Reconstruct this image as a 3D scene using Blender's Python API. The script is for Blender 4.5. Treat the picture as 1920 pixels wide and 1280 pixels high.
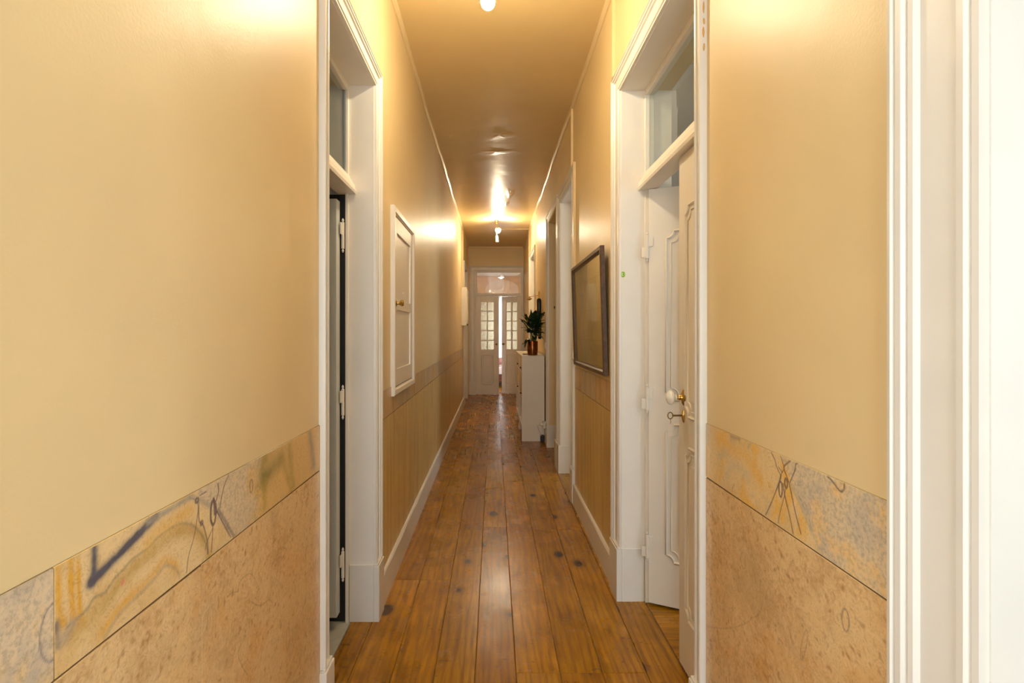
import bpy, bmesh, math, random
import numpy as np
from mathutils import Vector, Matrix

random.seed(7)
for o in list(bpy.data.objects):
    bpy.data.objects.remove(o)
scene = bpy.context.scene
COL = scene.collection
PI = math.pi

# ------------------------------------------------------------------ camera
F_PX, EYE, VPX, VPY = 960.0, 1.35, 926.0, 622.0
cam_d = bpy.data.cameras.new('camera')
cam_d.sensor_width = 36.0
cam_d.lens = 36.0 * F_PX / 1920.0
cam_d.shift_x = (960 - VPX) / 1920.0
cam_d.shift_y = (VPY - 640) / 1920.0
cam_d.clip_start = 0.02
cam = bpy.data.objects.new('camera', cam_d)
COL.objects.link(cam)
cam.location = (0, 0, EYE)
cam.rotation_euler = (PI / 2, 0, 0)
scene.camera = cam

# ------------------------------------------------------------------ world, exposure
world = bpy.data.worlds.new('world')
scene.world = world
world.use_nodes = True
bg = world.node_tree.nodes['Background']
bg.inputs[0].default_value = (0.91, 0.97, 1.08, 1)
bg.inputs[1].default_value = 7.6
BULB = 880.0                      # emission of the corridor bulbs
vs = scene.view_settings
vs.view_transform = 'Standard'
vs.look = 'None'
vs.gamma = 1.0
vs.use_curve_mapping = False
vs.exposure = 0.46
scene.cycles.diffuse_bounces = 6

# ------------------------------------------------------------------ the corridor's measures (metres)
XL, XR = -0.56, 0.64              # wall faces
TH = 0.25                         # wall thickness
ZC = 3.18                         # ceiling
Y0, Y1 = -1.1, 11.0               # back wall, end wall


# ------------------------------------------------------------------ helpers
def srgb(r, g, b):
    def f(c):
        c /= 255.0
        return c / 12.92 if c <= 0.04045 else ((c + 0.055) / 1.055) ** 2.4
    return (f(r), f(g), f(b), 1.0)


class MB:
    def __init__(s):
        s.v, s.f = [], []

    def add(s, vs_, fs):
        n = len(s.v)
        s.v += [tuple(p) for p in vs_]
        s.f += [tuple(i + n for i in f) for f in fs]
        return s

    def box(s, x0, x1, y0, y1, z0, z1):
        x0, x1 = min(x0, x1), max(x0, x1)
        y0, y1 = min(y0, y1), max(y0, y1)
        return s.add([(x0, y0, z0), (x1, y0, z0), (x1, y1, z0), (x0, y1, z0),
                      (x0, y0, z1), (x1, y0, z1), (x1, y1, z1), (x0, y1, z1)],
                     [(0, 3, 2, 1), (4, 5, 6, 7), (0, 1, 5, 4), (1, 2, 6, 5), (2, 3, 7, 6), (3, 0, 4, 7)])

    def sweep(s, rings, close=False, caps=True):
        """rings: lists of equal length of 3D points"""
        m = len(rings[0])
        vs_ = [p for r in rings for p in r]
        fs = []
        k = len(rings)
        for i in range(k if close else k - 1):
            a, b = i * m, ((i + 1) % k) * m
            for j in range(m):
                j2 = (j + 1) % m
                fs.append((a + j, a + j2, b + j2, b + j))
        if caps and not close:
            fs.append(tuple(range(m - 1, -1, -1)))
            fs.append(tuple((k - 1) * m + j for j in range(m)))
        return s.add(vs_, fs)

    def tube(s, path, r, n=8, close=False, caps=True):
        path = [Vector(p) for p in path]
        k = len(path)
        rings = []
        prev = None
        for i, p in enumerate(path):
            if close:
                t = (path[(i + 1) % k] - path[i - 1])
            else:
                t = path[min(i + 1, k - 1)] - path[max(i - 1, 0)]
            t.normalize()
            if prev is None:
                up = Vector((0, 0, 1)) if abs(t.z) < .9 else Vector((1, 0, 0))
                a = t.cross(up).normalized()
            else:
                a = (prev - t * prev.dot(t)).normalized()
            prev = a
            b = t.cross(a)
            rr = r[i] if isinstance(r, (list, tuple)) else r
            rings.append([p + (a * math.cos(2 * PI * j / n) + b * math.sin(2 * PI * j / n)) * rr for j in range(n)])
        return s.sweep(rings, close, caps)

    def lathe(s, prof, n=20, origin=(0, 0, 0), axis='z'):
        """prof: (radius, height) pairs"""
        o = Vector(origin)
        rings = []
        for r, h in prof:
            ring = []
            for j in range(n):
                c, t = math.cos(2 * PI * j / n) * max(r, 1e-4), math.sin(2 * PI * j / n) * max(r, 1e-4)
                if axis == 'z':
                    p = Vector((c, t, h))
                elif axis == 'x':
                    p = Vector((h, c, t))
                else:
                    p = Vector((c, h, t))
                ring.append(o + p)
            rings.append(ring)
        return s.sweep(rings)

    def build(s, name, mat, parent=None, smooth=False, bevel=0.0, local=False, angle=35):
        me = bpy.data.meshes.new(name)
        off = Vector((0, 0, 0))
        if parent is not None and not local:
            p = parent
            while p is not None:
                off += p.location
                p = p.parent
        bm = bmesh.new()
        vv = [bm.verts.new(Vector(p) - off) for p in s.v]
        for f in s.f:
            try:
                bm.faces.new([vv[i] for i in f])
            except ValueError:
                pass
        bmesh.ops.recalc_face_normals(bm, faces=bm.faces[:])
        if bevel:
            bmesh.ops.bevel(bm, geom=[e for e in bm.edges if e.calc_face_angle(0) > 0.6], offset=bevel,
                            segments=2, profile=.6, affect='EDGES', clamp_overlap=True)
        bm.to_mesh(me)
        bm.free()
        if smooth:
            me.polygons.foreach_set('use_smooth', [True] * len(me.polygons))
            try:
                me.set_sharp_from_angle(angle=math.radians(angle))
            except Exception:
                pass
        ob = bpy.data.objects.new(name, me)
        if mat is not None:
            me.materials.append(mat)
        COL.objects.link(ob)
        if parent is not None:
            ob.parent = parent
        return ob


def tag(o, label=None, cat=None, group=None, kind=None):
    if label:
        o['label'] = label
    if cat:
        o['category'] = cat
    if group:
        o['group'] = group
    if kind:
        o['kind'] = kind
    return o


def empty(name, loc, label=None, cat=None, group=None, kind=None, rz=0.0):
    e = bpy.data.objects.new(name, None)
    e.empty_display_size = 0.05
    COL.objects.link(e)
    e.location = loc
    e.rotation_euler = (0, 0, rz)
    return tag(e, label, cat, group, kind)


# ------------------------------------------------------------------ materials
def new_mat(name):
    m = bpy.data.materials.new(name)
    m.use_nodes = True
    nt = m.node_tree
    return m, nt, nt.nodes['Principled BSDF']


def N(nt, typ, **kw):
    n = nt.nodes.new(typ)
    for k, v in kw.items():
        if k.startswith('i_'):
            key = k[2:]
            key = int(key) if key.isdigit() else key.replace('_', ' ')
            n.inputs[key].default_value = v
        else:
            setattr(n, k, v)
    return n


def ramp(nt, src, stops, interp='LINEAR'):
    r = nt.nodes.new('ShaderNodeValToRGB')
    r.color_ramp.interpolation = interp
    el = r.color_ramp.elements
    while len(el) < len(stops):
        el.new(0.5)
    for e, (p, c) in zip(el, stops):
        e.position = p
        e.color = c if len(c) == 4 else (*c, 1)
    nt.links.new(src, r.inputs[0])
    return r


def mix(nt, fac, a, b, mode='MIX'):
    m = nt.nodes.new('ShaderNodeMix')
    m.data_type = 'RGBA'
    m.blend_type = mode
    for sock, val in ((m.inputs[0], fac), (m.inputs[6], a), (m.inputs[7], b)):
        if isinstance(val, (int, float)):
            sock.default_value = val
        elif isinstance(val, tuple):
            sock.default_value = val
        else:
            nt.links.new(val, sock)
    return m.outputs[2]


def simple(name, col, rough=.5, metal=0.0, noise=0.0, scale=20, bump=0.0, bscale=60, spec=.5, coat=0.0):
    m, nt, b = new_mat(name)
    b.inputs['Base Color'].default_value = col
    b.inputs['Roughness'].default_value = rough
    b.inputs['Metallic'].default_value = metal
    b.inputs['Specular IOR Level'].default_value = spec
    b.inputs['Coat Weight'].default_value = coat
    tc = N(nt, 'ShaderNodeTexCoord')
    if noise:
        n = N(nt, 'ShaderNodeTexNoise', i_Scale=scale, i_Detail=4.0)
        nt.links.new(tc.outputs['Object'], n.inputs['Vector'])
        lo = tuple(c * (1 - noise) for c in col[:3]) + (1,)
        hi = tuple(min(1, c * (1 + noise)) for c in col[:3]) + (1,)
        r = ramp(nt, n.outputs[0], [(.3, lo), (.7, hi)])
        nt.links.new(r.outputs[0], b.inputs['Base Color'])
    if bump:
        n = N(nt, 'ShaderNodeTexNoise', i_Scale=bscale, i_Detail=3.0)
        nt.links.new(tc.outputs['Object'], n.inputs['Vector'])
        bp = N(nt, 'ShaderNodeBump', i_Strength=bump, i_Distance=.01)
        nt.links.new(n.outputs[0], bp.inputs['Height'])
        nt.links.new(bp.outputs[0], b.inputs['Normal'])
    return m


def enamel_wall(name, col, rough, waves, fine):
    """glossy oil paint over uneven old plaster"""
    m, nt, b = new_mat(name)
    tc = N(nt, 'ShaderNodeTexCoord')
    n1 = N(nt, 'ShaderNodeTexNoise', i_Scale=1.7, i_Detail=4.0)
    nt.links.new(tc.outputs['Object'], n1.inputs['Vector'])
    r = ramp(nt, n1.outputs[0], [(.3, tuple(c * .95 for c in col[:3])), (.7, tuple(min(1, c * 1.04) for c in col[:3]))])
    nt.links.new(r.outputs[0], b.inputs['Base Color'])
    b.inputs['Roughness'].default_value = rough
    b.inputs['Specular IOR Level'].default_value = .34
    n2 = N(nt, 'ShaderNodeTexNoise', i_Scale=3.5, i_Detail=2.0, i_Distortion=.4)
    nt.links.new(tc.outputs['Object'], n2.inputs['Vector'])
    n3 = N(nt, 'ShaderNodeTexNoise', i_Scale=170.0, i_Detail=2.0)
    nt.links.new(tc.outputs['Object'], n3.inputs['Vector'])
    b1 = N(nt, 'ShaderNodeBump', i_Strength=waves, i_Distance=.02)
    nt.links.new(n2.outputs[0], b1.inputs['Height'])
    b2 = N(nt, 'ShaderNodeBump', i_Strength=fine, i_Distance=.002)
    nt.links.new(n3.outputs[0], b2.inputs['Height'])
    nt.links.new(b1.outputs[0], b2.inputs['Normal'])
    nt.links.new(b2.outputs[0], b.inputs['Normal'])
    return m


def wood_floor(name, dark, mid, light, rough=.2):
    m, nt, b = new_mat(name)
    tc = N(nt, 'ShaderNodeTexCoord')
    oi = N(nt, 'ShaderNodeObjectInfo')
    rnd = N(nt, 'ShaderNodeVectorMath', operation='SCALE')
    rnd.inputs[0].default_value = (31.0, 57.0, 13.0)
    nt.links.new(oi.outputs['Random'], rnd.inputs['Scale'])
    add = N(nt, 'ShaderNodeVectorMath', operation='ADD')
    nt.links.new(tc.outputs['Object'], add.inputs[0])
    nt.links.new(rnd.outputs[0], add.inputs[1])
    mp = N(nt, 'ShaderNodeMapping')
    mp.inputs['Scale'].default_value = (1.0, 0.085, 1.0)
    nt.links.new(add.outputs[0], mp.inputs[0])
    # knots: scattered, few
    mk = N(nt, 'ShaderNodeMapping')
    mk.inputs['Scale'].default_value = (1.0, 0.62, 1.0)
    nt.links.new(add.outputs[0], mk.inputs[0])
    vo = N(nt, 'ShaderNodeTexVoronoi', i_Scale=5.8)
    vo.inputs['Randomness'].default_value = 1.0
    nt.links.new(mk.outputs[0], vo.inputs['Vector'])
    sep = N(nt, 'ShaderNodeSeparateColor')
    nt.links.new(vo.outputs['Color'], sep.inputs[0])
    size = N(nt, 'ShaderNodeMapRange', i_1=.30, i_2=1.0, i_3=0.0, i_4=.16)
    nt.links.new(sep.outputs[0], size.inputs[0])
    kd = N(nt, 'ShaderNodeMath', operation='SUBTRACT')
    nt.links.new(vo.outputs['Distance'], kd.inputs[0])
    nt.links.new(size.outputs[0], kd.inputs[1])
    knot = ramp(nt, kd.outputs[0], [(0.0, (1, 1, 1)), (.05, (0, 0, 0))])
    halo = ramp(nt, kd.outputs[0], [(0.0, (1, 1, 1)), (.17, (0, 0, 0))])
    # grain
    wv = N(nt, 'ShaderNodeTexWave', i_Scale=9.0, i_Distortion=13.0, i_Detail=4.0)
    wv.inputs['Detail Scale'].default_value = 1.3
    wv.bands_direction = 'X'
    nt.links.new(mp.outputs[0], wv.inputs['Vector'])
    no = N(nt, 'ShaderNodeTexNoise', i_Scale=60.0, i_Detail=6.0, i_Roughness=.65)
    nt.links.new(mp.outputs[0], no.inputs['Vector'])
    pt = N(nt, 'ShaderNodeTexNoise', i_Scale=4.0, i_Detail=5.0)
    nt.links.new(add.outputs[0], pt.inputs['Vector'])
    base = ramp(nt, pt.outputs[0], [(.25, dark), (.5, mid), (.75, light)]).outputs[0]
    g = ramp(nt, wv.outputs[0], [(.0, (.56, .48, .40)), (.5, (1, 1, 1)), (1.0, (1.1, 1.08, 1.0))]).outputs[0]
    c = mix(nt, .55, base, g, 'MULTIPLY')
    g2 = ramp(nt, no.outputs[0], [(.33, (.52, .46, .38)), (.58, (1.0, 1.0, 1.0))]).outputs[0]
    c = mix(nt, .75, c, g2, 'MULTIPLY')
    c = mix(nt, halo.outputs[0], c, mix(nt, .5, c, (.12, .045, .012, 1)))
    c = mix(nt, knot.outputs[0], c, (.060, .024, .010, 1))
    # per plank shade
    tint = ramp(nt, oi.outputs['Random'], [(0.0, (.80, .70, .66)), (.35, (1.02, .94, .9)), (.65, (1, 1.04, 1)), (1.0, (1.2, 1.2, 1.05))]).outputs[0]
    c = mix(nt, 1.0, c, tint, 'MULTIPLY')
    # short dark checks across the grain and pin knots
    mf = N(nt, 'ShaderNodeMapping')
    mf.inputs['Scale'].default_value = (1.0, 2.6, 1.0)
    nt.links.new(add.outputs[0], mf.inputs[0])
    fl = N(nt, 'ShaderNodeTexNoise', i_Scale=24.0, i_Detail=3.0, i_Distortion=.5)
    nt.links.new(mf.outputs[0], fl.inputs['Vector'])
    flr = ramp(nt, fl.outputs[0], [(.66, (0, 0, 0)), (.74, (.75, .75, .75))])
    c = mix(nt, flr.outputs[0], c, (.07, .026, .008, 1))
    # worn grey smudges
    sm = N(nt, 'ShaderNodeTexNoise', i_Scale=2.2, i_Detail=8.0, i_Roughness=.7)
    nt.links.new(add.outputs[0], sm.inputs['Vector'])
    smr = ramp(nt, sm.outputs[0], [(.62, (0, 0, 0)), (.78, (.35, .35, .35))])
    c = mix(nt, smr.outputs[0], c, (.085, .05, .028, 1))
    nt.links.new(c, b.inputs['Base Color'])
    rr = N(nt, 'ShaderNodeMapRange', i_1=.3, i_2=.75, i_3=rough, i_4=rough + .16)
    nt.links.new(sm.outputs[0], rr.inputs[0])
    nt.links.new(rr.outputs[0], b.inputs['Roughness'])
    b.inputs['Specular IOR Level'].default_value = .34
    wb = N(nt, 'ShaderNodeTexNoise', i_Scale=9.0, i_Detail=2.0)
    nt.links.new(add.outputs[0], wb.inputs['Vector'])
    b1 = N(nt, 'ShaderNodeBump', i_Strength=.06, i_Distance=.012)
    nt.links.new(wb.outputs[0], b1.inputs['Height'])
    b2 = N(nt, 'ShaderNodeBump', i_Strength=.22, i_Distance=.002)
    nt.links.new(no.outputs[0], b2.inputs['Height'])
    nt.links.new(b1.outputs[0], b2.inputs['Normal'])
    nt.links.new(b2.outputs[0], b.inputs['Normal'])
    return m


def dado_mat(name, c0, c1, c2, gran=0.0, painted=False):
    """varnished imitation marble: strands of brush marks, granite specks; with `painted`, motifs come from a colour attribute"""
    m, nt, b = new_mat(name)
    tc = N(nt, 'ShaderNodeTexCoord')
    oi = N(nt, 'ShaderNodeObjectInfo')
    rnd = N(nt, 'ShaderNodeVectorMath', operation='SCALE')
    rnd.inputs[0].default_value = (11.0, 7.0, 17.0)
    nt.links.new(oi.outputs['Random'], rnd.inputs['Scale'])
    add = N(nt, 'ShaderNodeVectorMath', operation='ADD')
    nt.links.new(tc.outputs['Object'], add.inputs[0])
    nt.links.new(rnd.outputs[0], add.inputs[1])
    big = N(nt, 'ShaderNodeTexNoise', i_Scale=3.2, i_Detail=4.0, i_Distortion=1.2)
    nt.links.new(add.outputs[0], big.inputs['Vector'])
    st = N(nt, 'ShaderNodeTexNoise', i_Scale=48.0, i_Detail=5.0, i_Distortion=2.4, i_Roughness=.6)
    nt.links.new(add.outputs[0], st.inputs['Vector'])
    sp = N(nt, 'ShaderNodeTexNoise', i_Scale=130.0, i_Detail=3.0, i_Roughness=.7)
    nt.links.new(add.outputs[0], sp.inputs['Vector'])
    mv = N(nt, 'ShaderNodeMapping')
    mv.inputs['Scale'].default_value = (1.0, 1.0, .07)
    nt.links.new(add.outputs[0], mv.inputs[0])
    vst = N(nt, 'ShaderNodeTexNoise', i_Scale=16.0, i_Detail=5.0, i_Roughness=.65)
    nt.links.new(mv.outputs[0], vst.inputs['Vector'])
    if painted:
        at = N(nt, 'ShaderNodeAttribute', attribute_name='paint')
        base = at.outputs['Color']
        ga = at.outputs['Alpha']
    else:
        base = ramp(nt, big.outputs[0], [(.3, c0), (.5, c1), (.7, c2)]).outputs[0]
        ga = None
    strand = ramp(nt, st.outputs[0], [(.34, (.78, .71, .62)), (.45, (.97, .97, .96)), (.52, (1.05, 1.04, 1.0)), (.62, (.84, .79, .70))]).outputs[0]
    c_s = mix(nt, .75, base, strand, 'MULTIPLY')
    speck = ramp(nt, sp.outputs[0], [(.38, (.70, .68, .66)), (.50, (.96, .96, .95)), (.62, (1.12, 1.06, .96))]).outputs[0]
    c_g = mix(nt, .8, base, speck, 'MULTIPLY')
    if ga is not None:
        c = mix(nt, ga, c_s, c_g)
    else:
        c = mix(nt, gran, c_s, c_g)
        vr = ramp(nt, vst.outputs[0], [(.32, (.70, .62, .50)), (.5, (1, 1, 1)), (.68, (1.12, 1.12, 1.08))]).outputs[0]
        c = mix(nt, .8, c, vr, 'MULTIPLY')
    nt.links.new(c, b.inputs['Base Color'])
    b.inputs['Roughness'].default_value = .30
    n2 = N(nt, 'ShaderNodeTexNoise', i_Scale=3.5, i_Detail=3.0)
    nt.links.new(tc.outputs['Object'], n2.inputs['Vector'])
    b1 = N(nt, 'ShaderNodeBump', i_Strength=.10, i_Distance=.02)
    nt.links.new(n2.outputs[0], b1.inputs['Height'])
    b2 = N(nt, 'ShaderNodeBump', i_Strength=.12, i_Distance=.002)
    nt.links.new(sp.outputs[0], b2.inputs['Height'])
    nt.links.new(b1.outputs[0], b2.inputs['Normal'])
    nt.links.new(b2.outputs[0], b.inputs['Normal'])
    return m


def glass_mat(name, rough=0.0, tint=(.93, .96, .95, 1), bump=0.0, bscale=6, ior=1.5):
    m, nt, b = new_mat(name)
    nt.nodes.remove(b)
    out = nt.nodes['Material Output']
    tr = N(nt, 'ShaderNodeBsdfTransparent')
    tr.inputs[0].default_value = tint
    gl = N(nt, 'ShaderNodeBsdfGlossy')
    gl.inputs['Roughness'].default_value = max(rough, .02)
    lw = N(nt, 'ShaderNodeFresnel', i_IOR=ior)
    geo = N(nt, 'ShaderNodeNewGeometry')       # reflect at the outer skin only, so a thin pane has no inner total reflection
    inv = N(nt, 'ShaderNodeMath', operation='SUBTRACT')
    inv.inputs[0].default_value = 1.0
    nt.links.new(geo.outputs['Backfacing'], inv.inputs[1])
    fm = N(nt, 'ShaderNodeMath', operation='MULTIPLY')
    nt.links.new(lw.outputs[0], fm.inputs[0])
    nt.links.new(inv.outputs[0], fm.inputs[1])
    mx = N(nt, 'ShaderNodeMixShader')
    nt.links.new(fm.outputs[0], mx.inputs[0])
    nt.links.new(tr.outputs[0], mx.inputs[1])
    nt.links.new(gl.outputs[0], mx.inputs[2])
    nt.links.new(mx.outputs[0], out.inputs[0])
    if bump:
        tc = N(nt, 'ShaderNodeTexCoord')
        n2 = N(nt, 'ShaderNodeTexNoise', i_Scale=bscale, i_Detail=2.0)
        nt.links.new(tc.outputs['Object'], n2.inputs['Vector'])
        b1 = N(nt, 'ShaderNodeBump', i_Strength=bump, i_Distance=.02)
        nt.links.new(n2.outputs[0], b1.inputs['Height'])
        nt.links.new(b1.outputs[0], gl.inputs['Normal'])
    return m


def refracting_glass(name, rough, bump, bscale, tint=(.97, .97, .94, 1)):
    """old drawn glass that bends what is behind it"""
    m, nt, b = new_mat(name)
    b.inputs['Base Color'].default_value = tint
    b.inputs['Transmission Weight'].default_value = 1.0
    b.inputs['Roughness'].default_value = rough
    b.inputs['IOR'].default_value = 1.45
    tc = N(nt, 'ShaderNodeTexCoord')
    n2 = N(nt, 'ShaderNodeTexNoise', i_Scale=bscale, i_Detail=2.0)
    nt.links.new(tc.outputs['Object'], n2.inputs['Vector'])
    b1 = N(nt, 'ShaderNodeBump', i_Strength=bump, i_Distance=.02)
    nt.links.new(n2.outputs[0], b1.inputs['Height'])
    nt.links.new(b1.outputs[0], b.inputs['Normal'])
    return m


def translucent_mat(name, col, trans=.6, rough=.4):
    m, nt, b = new_mat(name)
    out = nt.nodes['Material Output']
    b.inputs['Base Color'].default_value = col
    b.inputs['Roughness'].default_value = rough
    tl = N(nt, 'ShaderNodeBsdfTranslucent')
    tl.inputs[0].default_value = col
    mx = N(nt, 'ShaderNodeMixShader')
    mx.inputs[0].default_value = trans
    nt.links.new(b.outputs[0], mx.inputs[1])
    nt.links.new(tl.outputs[0], mx.inputs[2])
    nt.links.new(mx.outputs[0], out.inputs[0])
    return m


def emit_mat(name, col, strength):
    m, nt, b = new_mat(name)
    b.inputs['Base Color'].default_value = (1, 1, 1, 1)
    b.inputs['Emission Color'].default_value = col
    b.inputs['Emission Strength'].default_value = strength
    return m


YELLOW = (.74, .58, .315, 1)
M_wall = enamel_wall('wall_paint', YELLOW, .40, .16, .12)
M_ceil = enamel_wall('ceiling_paint', (.70, .53, .26, 1), .30, .30, .05)
M_cove = simple('cove_paint', YELLOW, .35)
M_white = simple('white_gloss_paint', (.73, .695, .63, 1), .36, noise=.03, scale=6, bump=.03, bscale=35)
M_white2 = simple('white_satin_paint', (.785, .735, .655, 1), .42, noise=.03, scale=5, bump=.03, bscale=30)
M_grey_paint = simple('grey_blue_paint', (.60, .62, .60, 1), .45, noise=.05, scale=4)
M_room = simple('room_wall_paint', (.55, .53, .49, 1), .6, noise=.04, scale=3)
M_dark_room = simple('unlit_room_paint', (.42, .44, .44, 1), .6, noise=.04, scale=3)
M_peach = simple('peach_wall_paint', (.80, .57, .36, 1), .6, noise=.06, scale=2)
M_room_ceiling = simple('room_ceiling_paint', (.82, .79, .74, 1), .6, noise=.02, scale=3)
M_floor = wood_floor('varnished_pine', (.31, .125, .003), (.39, .172, .004), (.47, .215, .006))
M_joint = simple('dusty_joint', (.23, .14, .07, 1), .8, noise=.35, scale=30)
M_stone = simple('grey_threshold_stone', (.46, .46, .43, 1), .5, noise=.08, scale=30)
M_field = dado_mat('dado_field', (.62, .44, .17), (.68, .51, .22), (.63, .47, .19))
M_band_a = dado_mat('dado_band_ochre', (.56, .38, .17), (.63, .45, .24), (.55, .39, .20), gran=.25)
M_band_b = dado_mat('dado_band_granite', (.54, .43, .27), (.57, .46, .30), (.60, .45, .25), gran=.85)
M_paint = dado_mat('dado_painted', None, None, None, painted=True)
M_dado_joint = simple('dado_joint_line', (.13, .075, .03, 1), .6)
M_brass = simple('aged_brass', (.62, .42, .13, 1), .24, metal=1.0, noise=.12, scale=30)
M_brass_dark = simple('tarnished_brass', (.30, .20, .08, 1), .38, metal=1.0, noise=.2, scale=30)
M_porcelain = simple('white_porcelain', (.86, .86, .80, 1), .10, coat=.5)
M_chip = simple('bare_ochre_primer', (.62, .36, .12, 1), .6)
M_black = simple('black_metal', (.012, .012, .012, 1), .22)
M_dark = simple('dark_plastic_and_gap_shade', (.02, .016, .012, 1), .5)
M_frame = simple('dark_wood_frame', (.085, .045, .022, 1), .38, noise=.35, scale=40, bump=.1, bscale=90)
M_shelf = simple('white_laminate', (.80, .75, .66, 1), .42, noise=.02, scale=5)
M_drawer = simple('cream_drawer_front', (.70, .63, .52, 1), .45, noise=.03, scale=5)
M_copper = simple('copper_glaze', (.23, .075, .022, 1), .22, metal=.85, noise=.2, scale=20)
M_soil = simple('potting_soil', (.02, .013, .008, 1), .9, bump=.5, bscale=150)
M_leaf = simple('dark_green_leaf', (.020, .048, .014, 1), .25, noise=.45, scale=25, coat=.3)
M_stem = simple('plant_stem', (.10, .13, .035, 1), .5)
M_plastic = simple('white_plastic', (.82, .78, .70, 1), .35)
M_cable = simple('white_cable', (.72, .66, .56, 1), .5)
M_glass = glass_mat('old_window_glass', .03, (.90, .93, .91, 1), .10, 5)
M_picture_glass = glass_mat('picture_glass', .06, (.98, .98, .97, 1), .05, 4, 1.4)
M_transom_end = refracting_glass('wavy_drawn_glass', .05, .10, 4)
M_pane = refracting_glass('ribbed_privacy_glass', .42, .25, 30, (.66, .58, .41, 1))
M_bulb = emit_mat('lit_bulb', (1.0, .84, .58, 1), BULB)
M_bulb_near = emit_mat('lit_bulb_weaker', (1.0, .84, .58, 1), BULB * .64)
M_room_bulb = emit_mat('room_lamp_glow', (1.0, .84, .62, 1), 40.0)
M_bowl = emit_mat('dim_glass_bowl', (1.0, .95, .86, 1), 2.5)
M_curtain = translucent_mat('sheer_curtain', (.90, .90, .88, 1), .7)
M_linen = simple('white_linen', (.80, .76, .74, 1), .8, bump=.3, bscale=20)
M_pink = simple('pink_linen', (.70, .36, .34, 1), .8, bump=.3, bscale=20)
M_redwood = simple('red_brown_wood', (.12, .035, .018, 1), .35, noise=.3, scale=30)
M_green = simple('lime_green_ink', (.16, .40, .02, 1), .5)
M_green_pale = simple('pale_green_film', (.60, .72, .28, 1), .5)
M_clear = translucent_mat('clear_tag_plastic', (.88, .84, .78, 1), .35, .15)


def map_mat():
    """a faded engraved plan: tea-brown paper, faint ruled lines and patches of wash"""
    m, nt, b = new_mat('faded_map_print')
    tc = N(nt, 'ShaderNodeTexCoord')
    n = N(nt, 'ShaderNodeTexNoise', i_Scale=3.0, i_Detail=6.0, i_Distortion=.6)
    nt.links.new(tc.outputs['Object'], n.inputs['Vector'])
    base = ramp(nt, n.outputs[0], [(.3, (.32, .25, .10)), (.5, (.43, .35, .15)), (.7, (.50, .39, .15))]).outputs[0]
    mp = N(nt, 'ShaderNodeMapping')
    mp.inputs['Rotation'].default_value = (0, PI / 2, PI / 2)
    nt.links.new(tc.outputs['Object'], mp.inputs[0])
    br = N(nt, 'ShaderNodeTexBrick', i_Scale=1.3, offset=0.0)
    br.inputs['Mortar Size'].default_value = .006
    br.inputs['Color1'].default_value = (1, 1, 1, 1)
    br.inputs['Color2'].default_value = (.86, .87, .80, 1)
    br.inputs['Mortar'].default_value = (.62, .58, .50, 1)
    nt.links.new(mp.outputs[0], br.inputs['Vector'])
    c = mix(nt, .45, base, br.outputs[0], 'MULTIPLY')
    mp2 = N(nt, 'ShaderNodeMapping')
    mp2.inputs['Scale'].default_value = (1, 26, 5)
    nt.links.new(tc.outputs['Object'], mp2.inputs[0])
    tx = N(nt, 'ShaderNodeTexNoise', i_Scale=4.0, i_Detail=6.0, i_Roughness=.7)
    nt.links.new(mp2.outputs[0], tx.inputs['Vector'])
    lines = ramp(nt, tx.outputs[0], [(.38, (.62, .58, .5)), (.52, (1, 1, 1))]).outputs[0]
    c = mix(nt, .75, c, lines, 'MULTIPLY')
    nt.links.new(c, b.inputs['Base Color'])
    b.inputs['Roughness'].default_value = .7
    return m


M_map = map_mat()

# ------------------------------------------------------------------ setting: walls with their openings
# openings: (near Y, far Y, head Z)
L_OPEN = [(-.75, .30, 2.56), (1.71, 2.39, 2.50), (9.55, 10.45, 2.58)]  # first opening is added out of view to let daylight in
R_OPEN = [(-0.30, 0.662, 2.56), (1.61, 2.57, 2.56), (4.15, 4.89, 2.58), (5.20, 5.97, 2.62), (8.02, 8.86, 2.60)]


def wall_with_openings(name, side, opens, mat, label):
    mb = MB()
    x0 = XL if side < 0 else XR
    x1 = x0 + side * TH
    y = Y0
    for (a, b_, h) in opens:
        mb.box(x0, x1, y, a, 0, ZC)
        mb.box(x0, x1, a, b_, h, ZC)
        y = b_
    mb.box(x0, x1, y, Y1, 0, ZC)
    o = mb.build(name, mat)
    return tag(o, label, 'wall', kind='structure')


wall_left = wall_with_openings('wall_left', -1, L_OPEN, M_wall, 'long cream yellow corridor wall on the left with marbled dado')
wall_right = wall_with_openings('wall_right', 1, R_OPEN, M_wall, 'long cream yellow corridor wall on the right pierced by doorways')
EX0, EX1, EH = -0.395, 0.612, 2.655
mb = MB()
mb.box(XL - TH, EX0, Y1, Y1 + .14, 0, ZC)
mb.box(EX1, XR + TH, Y1, Y1 + .14, 0, ZC)
mb.box(EX0, EX1, Y1, Y1 + .14, EH, ZC)
wall_end = tag(mb.build('wall_end', M_wall), 'narrow yellow wall at the far end above the glazed doors', 'wall', kind='structure')
# wall behind the camera, with a tall window added, unseen, to let daylight in
mb = MB()
WX0, WX1, WZ0, WZ1 = -0.42, 0.50, 0.45, 2.92
mb.box(XL - TH, WX0, Y0 - .25, Y0, 0, ZC)
mb.box(WX1, XR + TH, Y0 - .25, Y0, 0, ZC)
mb.box(WX0, WX1, Y0 - .25, Y0, 0, WZ0)
mb.box(WX0, WX1, Y0 - .25, Y0, WZ1, ZC)
wall_back = tag(mb.build('wall_back', M_wall), 'yellow wall behind the viewer with an added window', 'wall', kind='structure')


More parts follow.
